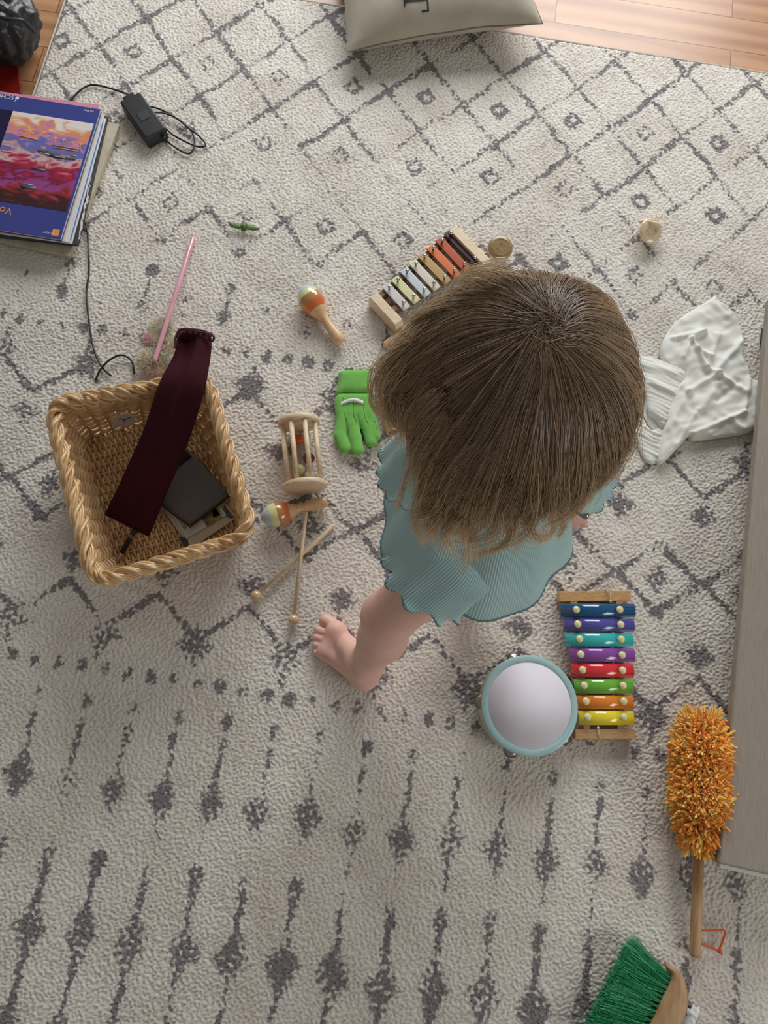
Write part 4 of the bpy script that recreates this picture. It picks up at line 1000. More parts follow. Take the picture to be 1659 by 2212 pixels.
# ------------------------------------------------------------------ tambourine
def make_tamb():
    root = thing('tambourine', 'white-headed tambourine with a pale blue rim beside the rainbow xylophone', 'tambourine', P(1143, 1530, 0))
    c = P(1145, 1523, .047); n = Vector((.05, .05, 1)).normalized(); e1 = n.orthogonal().normalized(); e2 = n.cross(e1); R_ = .0905; H = .040
    def lt(name, prof, mt, k=96):
        m = M(); m.lathe(c - n * H, c, prof, k); return m.build(name, mt, root)
    teal = mat('rim_teal', rgb(158, 194, 194), .35, rgb(168, 204, 204), 20, coat=.3)
    lt('frame', [(0, .0835), (0, .0885), (.02, .0895), (.9, .0895), (.9, .0835), (0, .0835)], mat('frame_cream', rgb(206, 200, 186), .4, rgb(196, 188, 172), 40, (1, 1, 8), coat=.3))
    lt('rim', [(.80, .0893), (.80, .0912), (.97, .0914), (1.0, .0900), (1.0, .0800), (.985, .0790), (.965, .0790), (.965, .0893)], teal)
    lt('drum_skin', [(.95, 0), (.95, .082), (.972, .082), (.972, 0)], mat('skin_white', rgb(236, 232, 240), .9, rgb(232, 228, 236), 18, spec=.1))
    m_jg = mat('jingle_brass', (0.42, 0.38, 0.32, 1), 0.3, metal=1.0)
    for k in range(5):
        a = 2 * math.pi * k / 5 + 3.72 - .05; d = e1 * math.cos(a) + e2 * math.sin(a)
        w = math.atan2(d.y, d.x)
        for s in (-1, 1):
            p = c - n * (H * .52 + s * .004) + d * (R_ - .004); m = M()
            m.lathe(p - n * .0012, p + n * .0012, [(0, 0), (0, .0135), (.5, .0140), (.6, .008), (1.3, .006), (1.6, 0)], 24); m.build('jingle', m_jg, root)
make_tamb()

# ------------------------------------------------------------------ white garment
def make_garment():
    root = thing('white_trousers', 'crumpled white cotton garment with a gathered waistband, right of the child', 'clothing', P(1520, 860, 0))
    wm = mat('white_cotton', rgb(224, 224, 214), .85, rgb(230, 230, 222), 20, bump=.25, bscale=260, bdist=.0006, sheen=.15, sss=0.0)
    m = M(); cloth(m, [(1350, 800), (1352, 906), (1372, 949), (1394, 998), (1428, 1000), (1452, 975), (1440, 915), (1408, 930), (1385, 895), (1372, 850), (1366, 820)], .001, .007, .006, ripple=[(.35, .95, .0095, .0022), (.2, .98, .017, .0014)], sp=.0028, zb=.0006, smooth_n=3); m.build('waistband', wm, root)
    m = M(); cloth(m, [(1360, 810), (1400, 790), (1470, 800), (1455, 900), (1432, 928), (1408, 928), (1386, 893), (1366, 845)], .001, .003, .01, nz=.002, sp=.004, zb=.0005, smooth_n=3); m.build('inner_lining', wm, root)
    m = M(); cloth(m, [(1345, 778), (1382, 771), (1410, 774), (1445, 788), (1480, 806), (1462, 860), (1436, 925), (1415, 905), (1398, 892), (1392, 862), (1376, 834), (1356, 814)], .008, .010, .007, folds=[((1380, 790), (1470, 815), 9, .004), ((1400, 830), (1450, 850), 8, .005)], ripple=[(.25, .97, .0088, .0017), (.4, .9, .019, .0014)], sp=.0028, zb=.0025, smooth_n=3); m.build('waistband', wm, root)
    body = [(1545, 639), (1549, 651), (1566, 663), (1587, 682), (1600, 712), (1605, 745), (1605, 777), (1615, 798), (1620, 818), (1640, 822), (1655, 816), (1654, 832), (1646, 848), (1641, 855), (1641, 885), (1634, 917), (1618, 934),
            (1580, 941), (1499, 952), (1487, 943), (1460, 972), (1434, 998), (1420, 998), (1430, 940), (1440, 880), (1450, 850), (1478, 805), (1441, 789), (1428, 769), (1430, 742), (1450, 706), (1480, 680), (1520, 656)]
    folds = [((1450, 735), (1515, 722), 9, .010), ((1515, 722), (1485, 738), 8, .008), ((1485, 738), (1472, 776), 7, .008), ((1490, 740), (1520, 800), 7, .010), ((1520, 800), (1545, 812), 8, .008), ((1545, 800), (1600, 740), 10, .007),
             ((1535, 660), (1570, 690), 12, .004), ((1470, 700), (1560, 712), 22, -.004), ((1500, 760), (1530, 775), 8, .009), ((1530, 780), (1545, 730), 9, .006),
             ((1480, 850), (1545, 812), 9, .009), ((1545, 812), (1600, 850), 10, .009), ((1440, 930), (1480, 850), 12, .006), ((1500, 900), (1545, 835), 12, .006), ((1487, 943), (1600, 895), 7, .008), ((1545, 870), (1590, 830), 10, -.006), ((1600, 895), (1618, 800), 9, .007), ((1560, 900), (1600, 930), 10, .004), ((1450, 980), (1500, 890), 7, .005), ((1628, 830), (1625, 900), 8, .004)]
    m = M(); cloth(m, body, .010, .010, .008, folds=[(a, b, w * .72, h * .85) for a, b, w, h in folds], nz=.006, ripple=[(.7, .7, .035, .0012), (-.5, .8, .021, .0010)], sp=.003, zb=.0012, smooth_n=3); m.build('trouser_leg', wm, root)
make_garment()

# ------------------------------------------------------------------ orange duster
def make_duster():
    root = thing('orange_duster', 'fluffy orange yarn duster with a wooden handle and orange loop', 'duster', P(1512, 1700, 0))
    A = P(1517, 1580, .050); B = P(1511, 1796, .042)
    core = M(); core.tube([A.lerp(B, t) for t in np.linspace(0, 1, 14)], [.03 + .013 * math.sin(math.pi * t) for t in np.linspace(0.05, 1, 14)], 16); core.v[0][:, 2] = np.maximum(core.v[0][:, 2] * .9, .003)
    core.build('duster_core', mat('core_orange', rgb(226, 116, 28), .9), root)
    hm = M(); hm.lathe(P(1511, 1790, .030), P(1501, 2067, .0125), [(0, 0), (0, .0095), (.97, .0095), (.99, .0088), (1, .006), (1, 0)], 24); hm.build('handle', mat('handle_wood', rgb(176, 136, 94), .5, rgb(196, 160, 118), 30, (14, 1.2, 1)), root)
    N = 4800; pts = np.zeros((N, 6, 3)); at = np.zeros(N); rad = np.zeros((N, 6))
    for i in range(N):
        t = random.uniform(-.04, 1.02); c = A.lerp(B, min(max(t, 0), 1)); a = random.uniform(0, 2 * math.pi)
        d = Vector((math.cos(a), 0, math.sin(a)))
        if t < .12: d = (d + Vector((0, 1.5 * (.12 - t) / .16, 0))).normalized()
        if t > .88: d = (d - Vector((0, 1.5 * (t - .88) / .14, 0))).normalized()
        w = (.039 + .012 * math.sin(math.pi * min(max(t * 1.05, 0), 1)) + .004 * math.sin(t * 11))
        lean = Vector((random.uniform(-.5, .5), random.uniform(-.7, .7), random.uniform(-.2, .2)))
        p = c + d * w * .62; L = random.uniform(.011, .019)
        for k in range(6):
            u = k / 5; q = p + d * (w * .10 + L * u) + lean * L * u * u * 1.1; q.z = max(q.z * (1 if q.z < .05 else 1), .0015); pts[i, k] = q
            rad[i, k] =   .0026 * (1 if k < 4 else (.95 if k == 4 else .6))
        at[i] = random.random()
    v, f, t = fibres(pts, rad, 4); m = M(); m.add(v, f, at=np.repeat(at, 24))
    o = m.build('yarn_pile', mat_attr('orange_yarn', 'tone', rgb(255, 150, 36), rgb(255, 224, 120), .7, rgb(255, 184, 62), sheen=.4), root, attr='tone'); o['kind'] = 'stuff'
    l = M(); l.tube(pxc([(1511, 2009, .014), (1530, 2010, .012), (1560, 2009, .010), (1566, 2014, .009), (1562, 2030, .008), (1555, 2048, .006), (1552, 2053, .005), (1535, 2047, .010), (1505, 2034, .016)], 6), .0018, 8)
    l.sphere(P(1555, 2054, .006), .0042); l.tube([P(1556, 2056, .006), P(1560, 2062, .003)], .0016, 6); l.build('hanging_loop', mat('orange_cord', rgb(222, 98, 44), .7), root)
make_duster()

# ------------------------------------------------------------------ green hand brush
def make_brush():
    root = thing('hand_brush', 'wooden hand brush with long green bristles at the bottom right', 'brush', P(1430, 2160, 0))
    # wooden block
    z = .036; m = M(); pts = [(1446, 2093), (1453, 2089), (1472, 2103), (1481, 2125), (1486, 2150), (1485, 2175), (1474, 2212), (1450, 2262), (1425, 2290), (1372, 2262), (1405, 2212), (1430, 2160), (1452, 2112)]
    cloth(m, pts, z, .006, .010, sp=.004, zb=z - .026, smooth_n=5); m.build('wooden_block', mat('brush_wood', rgb(172, 134, 94), .45, rgb(190, 154, 114), 20, (6, 2, 1)), root)
    N = 15; M_ = 6; allp = []; at = []; rr = random.Random(9)
    R0 = P(1452, 2112, .034); R1 = P(1378, 2262, .034); T0 = P(1360, 2038, .020); T1 = P(1262, 2238, .020); bs = []
    tuft = 0
    for i in range(15):
        for j in range(3):
            u = (i + .5) / 15; root_p = R0.lerp(R1, u) + Vector((.004, 0, -.006 * j)); tc = T0.lerp(T1, u); 
            for k in range(58):
                spr = Vector((rr.gauss(0, 1), rr.gauss(0, 1), 0)); tip = tc + (T1 - T0).normalized() * rr.gauss(0, .0085) + Vector((0, 0, rr.uniform(-.017, .017))) + (tc - root_p).normalized() * rr.gauss(0, .0035)
                p0 = root_p + Vector((rr.gauss(0, .0009), rr.gauss(0, .0009), rr.gauss(0, .0009))); row = []
                sag = rr.uniform(-.003, .003)
                for q in range(6):
                    w = q / 5; p = p0.lerp(tip, w); p.z = max(p.z + sag * math.sin(math.pi * w), .001); row.append(tuple(p))
                allp.append(row); at.append(rr.random())
    pts = np.array(allp); v, f, t = fibres(pts, np.full(pts.shape[:2], .00042), 3); m = M(); m.add(v, f, at=np.repeat(np.array(at), 18))
    o = m.build('bristles', mat_attr('green_bristle', 'tone', rgb(18, 124, 74), rgb(120, 210, 158), .28, rgb(34, 158, 98)), root, attr='tone'); o['kind'] = 'stuff'
    t = M(); cloth(t, [(1497, 2167), (1503, 2176), (1510, 2172), (1508, 2190), (1500, 2206), (1496, 2225), (1470, 2225), (1474, 2206), (1484, 2192), (1482, 2176), (1492, 2180)], .001, .014, .006, ripple=[(.8, .6, .010, .003)], sp=.0025, smooth_n=1, zb=.0005)
    settags(t.build('paper_tissue', mat('tissue', rgb(226, 228, 230), .8)), 'crumpled white paper tissue beside the green hand brush', 'tissue')
make_brush()
m = M(); m.tube(pxc([(334, 1791, .002), (340, 1800, .004), (349, 1817, .002)]), .0007, 5); settags(m.build('twig', mat('twig', rgb(70, 62, 50), .9)), 'tiny dark twig lying on the lower left of the rug', 'twig')

# ------------------------------------------------------------------ the child
def make_child():
    Hc = P(1150, 845, .775)
    root = thing('person', 'small child seen from above with long light-brown hair and turquoise ribbed dress, stepping barefoot', 'person', (Hc.x, Hc.y - .05, 0))
    Sc = P(1078, 985, .615); Pc = P(1042, 1130, .43)
    pr = []
    def cap(a, b, ra, rb, k=.02): pr.append((a, b, ra, rb, k))
    V = Vector
    # torso
    cap(Sc + V((0, .012, -.02)), Pc, .054, .062, .03); cap(Pc + V((-.03, 0, 0)), Pc + V((.03, 0, 0)), .060, .060, .03)
    Sl = Sc + V((-.082, .0, -.012)); Sr = Sc + V((.082, .0, -.012)); cap(Sl, Sr, .034, .034, .03)
    nk = Hc + V((-.002, -.022, -.075)); cap(Sc + V((0, .0, .02)), nk, .034, .032, .03)
    # head: cranium, face, jaw, cheeks, nose, ears
    cap(Hc + V((0, -.018, .012)), Hc + V((0, .018, .016)), .076, .072, .02); cap(Hc + V((0, .032, -.02)), Hc + V((0, .038, -.045)), .054, .040, .03)
    for s in (-1, 1):
        cap(Hc + V((s * .028, .052, -.038)), Hc + V((s * .026, .055, -.034)), .026, .024, .02)
        cap(Hc + V((s * .074, .000, -.020)), Hc + V((s * .080, -.008, .004)), .007, .010, .006)
    cap(Hc + V((0, .090, -.018)), Hc + V((0, .097, -.028)), .006, .008, .010); cap(Hc + V((-.010, .083, -.052)), Hc + V((.010, .083, -.052)), .006, .006, .006)
    # left leg (towards the basket)
    hipL = P(1003, 1192, .40); kL = P(840, 1332, .222); cL = P(826, 1378, .150); aL = P(789, 1436, .062)
    cap(hipL, kL, .052, .043, .02); cap(kL, cL, .042, .040, .02); cap(cL, aL, .040, .029, .02); cap(aL, P(789, 1462, .024), .028, .024, .02)
    cap(aL, P(755, 1402, .034), .027, .022, .02); cap(P(789, 1460, .024), P(726, 1364, .019), .022, .0185, .014); cap(P(780, 1462, .020), P(704, 1408, .015), .019, .0150, .014)
    cap(P(726, 1364, .019), P(704, 1408, .015), .0175, .0145, .012)
    for a, b, r0, r1 in (((722, 1352), (703, 1340), .0130, .0125), ((712, 1371), (688, 1361), .0092, .0088), ((706, 1384), (684, 1377), .0085, .0082), ((703, 1398), (683, 1393), .0080, .0078), ((701, 1411), (684, 1409), .0075, .0072)):
        cap(P(a[0], a[1], .014), P(b[0], b[1], .0115), r0, r1, .0025)
    # right leg, under the dress
    hipR = P(1085, 1175, .40); g = V((hipR.x, hipR.y, 0)); kR = g + V((.01, .035, .225)); cR = g + V((.01, .018, .15)); aR = g + V((.01, .0, .058))
    cap(hipR, kR, .052, .042); cap(kR, cR, .042, .040); cap(cR, aR, .040, .028); cap(aR, aR + V((0, -.015, -.034)), .028, .023); cap(aR + V((0, -.01, -.035)), aR + V((-.008, .075, -.040)), .022, .017); cap(aR + V((0, -.01, -.036)), aR + V((.022, .065, -.042)), .019, .014)
    cap(aR + V((-.008, .075, -.040)), aR + V((.022, .065, -.042)), .016, .0135, .012)
    for i in range(5): cap(aR + V((-.014 + .0105 * i, .082 - .004 * i, -.044)), aR + V((-.016 + .0110 * i, .103 - .006 * i, -.046)), .0125 if i == 0 else .0082, .0115 if i == 0 else .0078, .003)
    # arms and hands
    def hand(w, d, up, side, curl):
        d = d.normalized(); sd = d.cross(up).normalized() * side; pn = sd.cross(d).normalized()
        if pn.dot(up) > 0: pn = -pn
        cap(w, w + d * .018, .017, .018, .01); 
        for i in range(3): cap(w + d * .012 + sd * (.010 * (i - 1)), w + d * .036 + sd * (.011 * (i - 1)), .0105, .0095, .008)
        for i in range(4):
            b = w + d * .040 + sd * (-.0165 + .011 * i); L = (.016, .018, .0165, .013)[i]
            p1 = b + d * L * math.cos(curl) + pn * L * math.sin(curl); p2 = p1 + d * L * .8 * math.cos(curl * 2.2) + pn * L * .8 * math.sin(curl * 2.2); p3 = p2 + d * L * .55 * math.cos(curl * 3) + pn * L * .55 * math.sin(curl * 3)
            cap(b, p1, .0062, .0058, .003); cap(p1, p2, .0058, .0054, .002); cap(p2, p3, .0054, .005, .002)
        t0 = w + d * .014 - sd * .016; t1 = t0 + d * .012 - sd * .010 + pn * .006; t2 = t1 + d * .014 - sd * .001 + pn * .008; cap(t0, t1, .0078, .007, .005); cap(t1, t2, .0068, .006, .003)
    elR = P(1292, 1022, .505); wR = P(1226, 1078, .465); cap(Sr, elR, .029, .023); cap(elR, wR, .023, .017)
    hd = P(1236, 1140, .425) - wR; hand(wR, hd, V((-.35, .1, 1)), 1, .42)
    elL = P(872, 1040, .505); wL = elL + V((.055, .085, .01)); cap(Sl, elL, .031, .026); cap(elL, wL, .026, .018); hand(wL, V((.05, .09, -.02)), V((0, 0, 1)), -1, .35)
    v, f = blob(pr, .0024, 3); v = np.array(v); v[:, 2] = np.maximum(v[:, 2], .0008)
    sk = mat('skin', rgb(232, 184, 168), .5, rgb(238, 194, 178), 25, bump=.12, bscale=350, sss=.25, spec=.35)
    m = M(); m.add(v, f); m.build('body', sk, root)
    # face
    for s in (-1, 1):
        e = Hc + V((s * .030, .081, -.010)); q = M(); q.sphere(e, .0115, nu=20, nv=14); o = q.build('eye', mat('eye_white', rgb(236, 232, 226), .15) if s < 0 else bpy.data.materials['eye_white'], root)
        q = M(); q.sphere(e + V((0, .0075, 0)), .0055, sc=(1, .9, 1)); q.build('iris', mat('iris_brown', rgb(70, 48, 34), .1) if s < 0 else bpy.data.materials['iris_brown'], o)
    q = M(); q.tube(crv([Hc + V((-.016, .084, -.053)), Hc + V((0, .0905, -.056)), Hc + V((.016, .084, -.053))], 5), [.0012] + [.0028] * 9 + [.0012], 8); q.build('lips', mat('lips', rgb(190, 110, 104), .45), root)
    nm = mat('toenail', rgb(226, 182, 170), .3)
    for a, r in (((699, 1337), .0058), ((684, 1360), .0036), ((680, 1376.5), .0034), ((679, 1393), .0032), ((680, 1409), .003)):
        q = M(); q.sphere(P(a[0], a[1], .0185 if r > .005 else .0150), r, sc=(1, .85, .35)); q.build('toenail', nm, root)

    # ---------------- dress
    dm = mat('turquoise_rib', rgb(176, 212, 212), .85, rgb(186, 221, 221), 12, bump=.3, bscale=800, sheen=.3)
    def loft(rings, nu, ribs, ramp, wav=0, wamp=0, wstart=.85, rows=70, axis=None, seed=0, fold=0.0):
        """rings: (center, rx, ry); normal plane horizontal unless axis gives (e1, e2)"""
        cc = crv([tuple(r[0]) for r in rings], 14); rx = crv([(r[1], r[2], 0) for r in rings], 14); n = len(cc); v = []; f = []
        e1, e2 = axis or (V((1, 0, 0)), V((0, 1, 0))); ax = e1.cross(e2)
        for i in range(n):
            t = i / (n - 1); ww = max(0, (t - wstart) / (1 - wstart)) ** 1.5
            for k in range(nu):
                a = 2 * math.pi * k / nu; rr = 1 + 0
                off = ramp * math.cos(ribs * a) + ww * wamp * math.sin(wav * a + 1.3 * math.sin(3 * a)) + fold * t * (math.sin(5 * a + seed) + .6 * math.sin(9 * a + 2 * seed))
                p = cc[i] + e1 * math.cos(a) * (rx[i].x + off) + e2 * math.sin(a) * (rx[i].y + off) + ax * (ww * wamp * .7 * math.cos(wav * a + 1.3 * math.sin(3 * a)))
                v.append(p)
        for i in range(n - 1):
            for k in range(nu): a = i * nu + k; b = i * nu + (k + 1) % nu; f.append([a, b, b + nu, a + nu])
        return v, f
    dm2 = mat('hem_teal', rgb(104, 142, 144), .8)
    def garment(name, *a, lab=None, th=.0015, **kw):
        v, f = loft(*a, **kw); m = M(); m.add(v, f); o = m.build(name, dm, root); s = o.modifiers.new('t', 'SOLIDIFY'); s.thickness = th; s.offset = 1
        if lab: o['label'] = lab
        nu_ = a[1]; last = [Vector(p) for p in v[-nu_::4]]
        h = M(); h.tube(last, .0021, 6, closed=True); h.build('hem_stitching', dm2, o)
        return o
    garment('dress', [(P(1080, 975, .668), .044, .040), (P(1078, 985, .648), .072, .052), (P(1077, 992, .622), .108, .062), (P(1070, 1020, .575), .104, .080), (P(1058, 1070, .50), .104, .092), (P(1042, 1118, .43), .122, .108), (P(1022, 1160, .365), .142, .120)],
            1100, 190, .0006, fold=.0065, seed=1.0)
    # flared leg of the garment around the left thigh, lettuce hem
    h0 = P(1012, 1165, .445); h1 = P(926, 1238, .345); ax = (h1 - h0).normalized(); e1 = V((-ax.y, ax.x, 0)).normalized(); e2 = ax.cross(e1)
    garment('ruffled_leg', [(h0 - ax * .02, .050, .045), (h0 + ax * .01, .072, .062), (h0.lerp(h1, .5), .074, .066), (h1, .078, .070)], 800, 108, .0007, wav=12, wamp=.0085, wstart=.88, axis=(e1, e2), fold=.003, lab='flared turquoise hem with a wavy lettuce edge')
    for nm_, S_, E_, s in (('sleeve', Sl, elL, -1), ('sleeve', Sr, elR, 1)):
        ax = (E_ - S_).normalized(); ax = ax.normalized(); e1 = V((0, 1, 0)); e1 = (e1 - ax * e1.dot(ax)).normalized(); e2 = ax.cross(e1); S2 = S_ - ax * .012
        garment(nm_, [(S2 - ax * .014, .030, .026), (S2 + ax * .012, .042, .038), (S2 + ax * .050, .047, .040), (S2 + ax * .082, .052, .044)], 560, 84, .0006, wav=14, wamp=.0034, wstart=.86, axis=(e1, e2), fold=.002)
    # front tail of the skirt showing past the thigh
    # ---------------- hair
    Rh = V((.092, .105, .099))
    camp = V((0, 0, CAM_H))
    def S(px, py, k=1.0):
        d = (P(px, py, 0) - camp); o = camp - Hc; r = Rh * k
        a = sum((d[i] / r[i]) ** 2 for i in range(3)); b = 2 * sum(o[i] * d[i] / r[i] ** 2 for i in range(3)); c = sum((o[i] / r[i]) ** 2 for i in range(3)) - 1
        D = b * b - 4 * a * c
        t = (-b - math.sqrt(D)) / (2 * a) if D > 0 else -b / (2 * a)
        return camp + d * t
    E = lambda x, y, z: P(x, y, z)
    K = (1190, 728)
    G = [
        [S(1178, 850), S(1150, 950), S(1132, 1015), E(1115, 1055, .785), E(1102, 1088, .75), E(1082, 1145, .70), E(1040, 1210, .66)],
        [S(1200, 850), S(1200, 950), S(1190, 1010), E(1184, 1045, .790), E(1174, 1075, .755), E(1160, 1120, .71), E(1150, 1170, .67)],
        [S(1245, 840), S(1262, 920), S(1264, 980), E(1262, 1025, .780), E(1248, 1062, .745), E(1225, 1100, .70), E(1205, 1125, .67)],
        [S(1275, 800), S(1312, 870), S(1325, 930), E(1320, 985, .755), E(1292, 1038, .72), E(1256, 1074, .70), E(1228, 1095, .685)],
        [S(1265, 735), S(1318, 790), E(1345, 860, .785), E(1348, 930, .75), E(1334, 975, .72), E(1305, 1025, .70)],
        [S(1245, 680), S(1290, 705), E(1328, 770, .800), E(1347, 840, .765), E(1350, 890, .73), E(1342, 940, .69)],
        [S(1200, 665), S(1232, 640), E(1268, 660, .805), E(1296, 715, .76), E(1306, 780, .72), E(1306, 820, .69)],
        [S(1165, 665), S(1142, 625), E(1130, 610, .805), E(1130, 640, .76), E(1130, 690, .72), E(1130, 740, .69)],
        [S(1130, 670), S(1072, 632), E(1012, 622, .80), E(975, 655, .76), E(955, 700, .72), E(945, 750, .69)],
        [S(1110, 690), S(1035, 665), E(950, 660, .80), E(893, 702, .765), E(868, 755, .73), E(862, 795, .70)],
        [S(1105, 712), S(1015, 705), E(932, 728, .800), E(872, 772, .770), E(838, 820, .74), E(836, 868, .715), E(862, 912, .69), E(892, 945, .67)],
        [S(1108, 735), S(1025, 750), E(940, 790, .795), E(885, 838, .765), E(866, 885, .735), E(884, 932, .71), E(902, 975, .69), E(880, 1040, .66)],
        [S(1118, 765), S(1045, 815), S(980, 868), E(924, 920, .760), E(902, 972, .73), E(908, 1028, .70), E(905, 1085, .67), E(940, 1080, .65)],
        [S(1132, 795), S(1075, 880), S(1018, 950), E(968, 1015, .780), E(940, 1072, .745), E(915, 1130, .70), E(925, 1175, .66)],
        [S(1152, 825), S(1110, 920), S(1068, 990), E(1028, 1050, .785), E(990, 1110, .745), E(972, 1165, .69), E(985, 1215, .65)],
    ]
    ng = len(G); crown = S(*K, 0.99); T = 22
    def resamp(pts, m):
        c = np.array([tuple(p) for p in crv(pts, 16)]); s = np.concatenate([[0], np.cumsum(np.linalg.norm(np.diff(c, axis=0), axis=1))]); u = np.linspace(0, s[-1], m)
        return np.stack([np.interp(u, s, c[:, i]) for i in range(3)], 1)
    GG = np.array([resamp([crown] + g, T) for g in G]); hc = np.array(Hc)
    Rv = np.array(Rh)
    def push(p, k):
        q = (p - hc) / Rv; d = np.linalg.norm(q, axis=-1, keepdims=True) + 1e-9; return hc + (p - hc) * ((d ** 8 + (k * .93) ** 8) ** .125 / d)
    GG = push(GG, 1.0)
    for _ in range(4): GG[:, 1:-1] = .25 * GG[:, :-2] + .5 * GG[:, 1:-1] + .25 * GG[:, 2:]
    def guide(u):
        u = u % ng; i = np.floor(u).astype(int); t = (u - i)[:, None, None]; p0, p1, p2, p3 = (GG[(i + k) % ng] for k in (-1, 0, 1, 2))
        return 0.5 * ((2 * p1) + (-p0 + p2) * t + (2 * p0 - 5 * p1 + 4 * p2 - p3) * t ** 2 + (-p0 + 3 * p1 - 3 * p2 + p3) * t ** 3)
    # scalp shell: follows the guides just under the strands so no gaps show the skull
    nu = 180; sh = guide(np.linspace(0, ng, nu, endpoint=False)); kk = 12
    sh = push(sh[:, :kk], 1.0); out = sh - hc; out /= np.linalg.norm(out, axis=2, keepdims=True); dep = .007 + .012 * (np.linspace(0, 1, kk) ** 3)
    sh = sh - out * dep[None, :, None]; m = M(); f = []
    for i in range(nu):
        for k in range(kk - 1): a = i * kk + k; b = ((i + 1) % nu) * kk + k; f.append([a, a + 1, b + 1, b])
    m.add(sh.reshape(-1, 3), f); hr = m.build('hair_mass', mat('hair_under', rgb(84, 67, 54), .6, rgb(104, 84, 66), 60, (1, 1, 1)), root)
    sd = hr.modifiers.new('t', 'SOLIDIFY'); sd.thickness = .004; sd.offset = -1
    N = 21000; K_ = 170; u = rng.random(N) * ng; ci = np.floor(u / ng * K_).astype(int); lay = rng.integers(0, 3, N); cl = ci * 3 + lay; NC = K_ * 3
    uc = (ci + .5 + (lay - 1) * .33) * ng / K_; g = guide(u); gc = guide(uc)
    cln = np.where(rng.random(NC) < .62, rng.uniform(.50, .68, NC), rng.uniform(.68, 1.0, NC)); st = rng.random(N) ** 1.2 * .5; ln = np.clip(np.where(rng.random(N) < .42, cln[cl], rng.uniform(.46, .66, N)) + rng.normal(0, .025, N), .45, 1.0)
    TT = 20; w = np.linspace(0, 1, TT)[None, :]; pos = np.clip(st[:, None] + (np.maximum(ln, st + .3) - st)[:, None] * w, 0, 1) * (T - 1)
    i0 = np.minimum(np.floor(pos).astype(int), T - 2); fr = (pos - i0)[..., None]; ar = np.arange(N)[:, None]; prog = pos / (T - 1)
    gr = np.clip((prog - .35) / .58, 0, 1); bl_ = (.85 * gr ** .8)[..., None]
    pts = (g[ar, i0] * (1 - fr) + g[ar, i0 + 1] * fr) * (1 - bl_) + (gc[ar, i0] * (1 - fr) + gc[ar, i0 + 1] * fr) * bl_
    pts = push(pts, 1.0)
    out = pts - hc; out /= np.linalg.norm(out, axis=2, keepdims=True)
    rooto = rng.standard_normal((N, 3)) * .0055; pts += rooto[:, None, :] * np.array([1, 1, .1]) * np.exp(-prog * 9)[..., None]
    dep = rng.random(N) ** .8 * .008; pts = pts - out * (dep[:, None] - .001)[..., None]
    side = np.cross(np.gradient(pts, axis=1), out); side /= np.linalg.norm(side, axis=2, keepdims=True) + 1e-9
    cph = rng.random(NC) * 6.28; cfr = rng.uniform(.9, 2.9, NC); ca = rng.uniform(.15, 1.0, NC) ** 1.5; cs = rng.normal(0, 1, NC)
    A_ = lambda x: x[cl][:, None]
    ph = A_(cph) + prog * 6.28 * A_(cfr)
    near = np.clip((lay - 0) / 2.0, 0, 1)[:, None]
    pts += side * (np.sin(ph) * gr ** 1.3 * .0210 * A_(ca) + A_(cs) * .0060 * gr + np.sin(prog * 4.4 + A_(cph)) * .0060 * A_(ca) * np.clip(prog * 3, 0, 1) + np.sin(u * 2.3)[:, None] * np.sin(prog * 5.5 + u[:, None] * .9) * .0060 * np.clip(prog * 4, 0, 1) + np.exp(-prog * 4) * .006)[..., None]
    pts += out * (np.cos(ph) * gr ** 1.3 * .0110 * A_(ca) + near * .004 * gr + np.abs(np.sin(prog * 5 + A_(cph) * 2)) * .0028 * np.clip(prog * 3, 0, 1))[..., None]
    pts += rng.standard_normal((N, 3))[:, None, :] * (.0006 + gr ** 1.5 * .0022)[..., None] + side * (rng.standard_normal(N)[:, None] * .0020 * np.sin(w * 3.1))[..., None]
    fly = (rng.random(N) < .05)[:, None]; pts += out * (fly * gr * .008 + fly * .002)[..., None] + side * (fly * rng.standard_normal(N)[:, None] * .012 * gr)[..., None]
    rad = .00033 * (1 - .65 * w ** 2) * rng.uniform(.8, 1.35, N)[:, None]; v, f, t = fibres(pts, rad, 3)
    tone = np.clip(.05 + prog * .42 + rng.uniform(-.14, .18, N)[:, None] + A_(rng.uniform(-.16, .24, NC)) + .52 * gr ** 1.5, 0, 1)
    m = M(); m.add(v, f, at=np.repeat(tone.reshape(-1), 3))
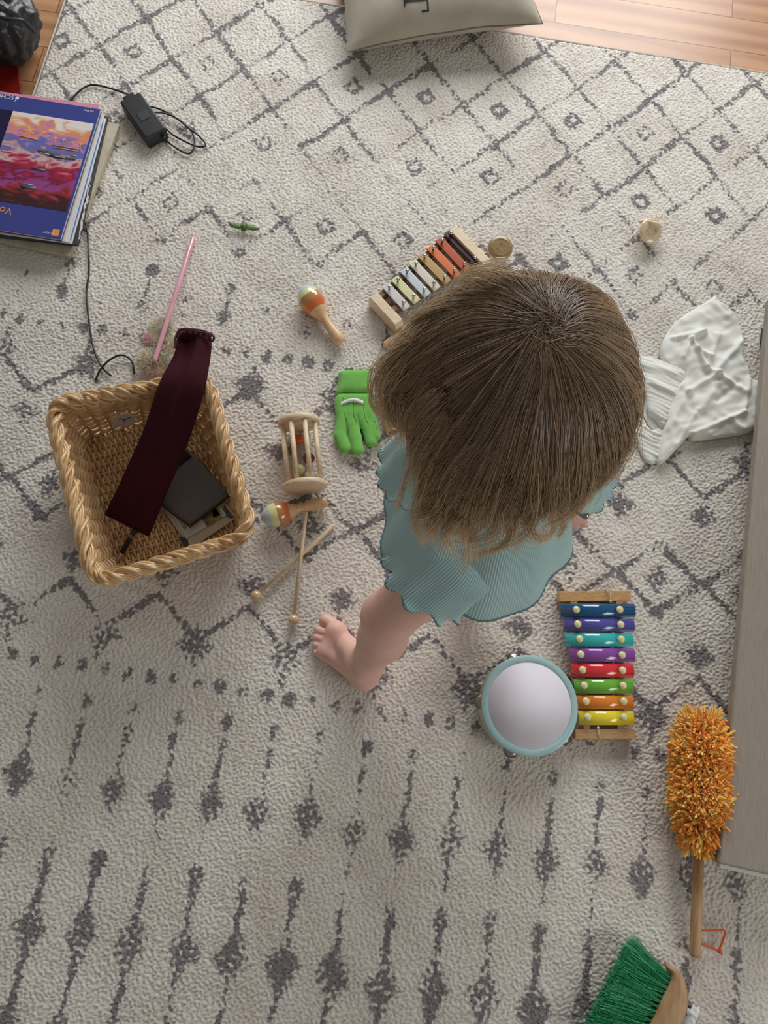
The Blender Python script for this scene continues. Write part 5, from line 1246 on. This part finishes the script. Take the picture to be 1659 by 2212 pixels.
    # loose locks standing clear of the rest
    locks = [([(960, 950, .76), (930, 1005, .73), (920, 1060, .70), (945, 1102, .68), (990, 1112, .67)], 130, .0045), ([(1050, 1035, .76), (1070, 1085, .73), (1045, 1130, .69), (990, 1166, .66)], 150, .004),
             ([(1125, 1060, .76), (1112, 1130, .72), (1085, 1178, .68), (1020, 1202, .66)], 130, .0035), ([(1150, 1070, .75), (1142, 1130, .71), (1165, 1162, .69), (1195, 1145, .68), (1190, 1112, .68)], 110, .0045),
             ([(905, 935, .74), (888, 1000, .71), (872, 1050, .69), (858, 1100, .66)], 60, .003), ([(915, 950, .75), (920, 1010, .72), (900, 1080, .69), (896, 1130, .67), (915, 1172, .65)], 90, .004),
             ([(905, 725, .79), (850, 765, .76), (812, 812, .74), (806, 872, .72), (832, 905, .70)], 110, .005), ([(900, 740, .79), (845, 780, .76), (824, 815, .74), (830, 870, .72), (880, 935, .69)], 130, .006),
             ([(890, 800, .78), (850, 850, .75), (852, 900, .72), (892, 935, .70), (905, 985, .68)], 110, .005), ([(1000, 1040, .76), (998, 1105, .72), (1030, 1140, .69), (1012, 1168, .67)], 110, .004),
             ([(945, 1040, .75), (926, 1110, .71), (938, 1162, .67)], 80, .004), ([(1345, 850, .79), (1362, 915, .76), (1345, 965, .73), (1325, 1010, .70)], 90, .005), ([(1110, 612, .84), (1060, 592, .84), (1020, 588, .83), (985, 605, .81)], 90, .007),
             ([(1140, 612, .85), (1090, 588, .85), (1040, 582, .84), (1005, 590, .83)], 60, .006), ([(1225, 1050, .76), (1258, 1072, .72), (1232, 1108, .69)], 80, .004), ([(1080, 1050, .77), (1086, 1120, .72), (1112, 1166, .68)], 90, .004),
             ([(1180, 1060, .76), (1205, 1095, .73), (1218, 1135, .69), (1205, 1160, .68)], 90, .004), ([(1020, 1000, .78), (975, 1060, .74), (950, 1100, .71), (975, 1145, .68), (1030, 1150, .67)], 140, .005)]
    for lp, cnt, wd in locks:
        cnt = int(cnt * .42)
        base = resamp([tuple(P(*q)) for q in lp], TT); ww = np.linspace(0, 1, TT)[None, :, None]
        off = rng.standard_normal((cnt, 1, 3)) * wd * (1.15 - .8 * ww) + rng.standard_normal((cnt, 1, 3)) * .0025 * np.sin(ww * rng.uniform(3, 9, (cnt, 1, 1)))
        lp_ = base[None] + off; lr = .00032 * (1 - .6 * ww[..., 0] ** 2) * rng.uniform(.8, 1.3, (cnt, 1)); v2, f2, t2 = fibres(lp_, lr, 3)
        tn = np.clip(.5 + .5 * ww[..., 0] + rng.uniform(-.15, .15, (cnt, 1)), 0, 1); m.add(v2, f2, at=np.repeat(tn.reshape(-1), 3))
    mt = mat_attr('hair_strands', 'tone', rgb(124, 105, 87), rgb(250, 224, 182), .34, rgb(190, 162, 128), spec=.6)
    o = m.build('hair', mt, root, attr='tone'); o['kind'] = 'stuff'
    # ---------------- chrome triangle in the right hand
    tr = thing('triangle_instrument', 'bent chrome rod instrument in the right hand of the child', 'triangle', P(1250, 1100, .45))
    m = M(); c = P(1263, 1112, .500)
    a = P(1216, 1084, .50); b = P(1249, 1050, .52)
    path = crv([a, a.lerp(c, .8), c + Vector((.001, -.001, 0)), c.lerp(b, .2), b], 8)
    m.tube(path, .0052, 16); m.build('rod', m_chrome, tr)
make_child()
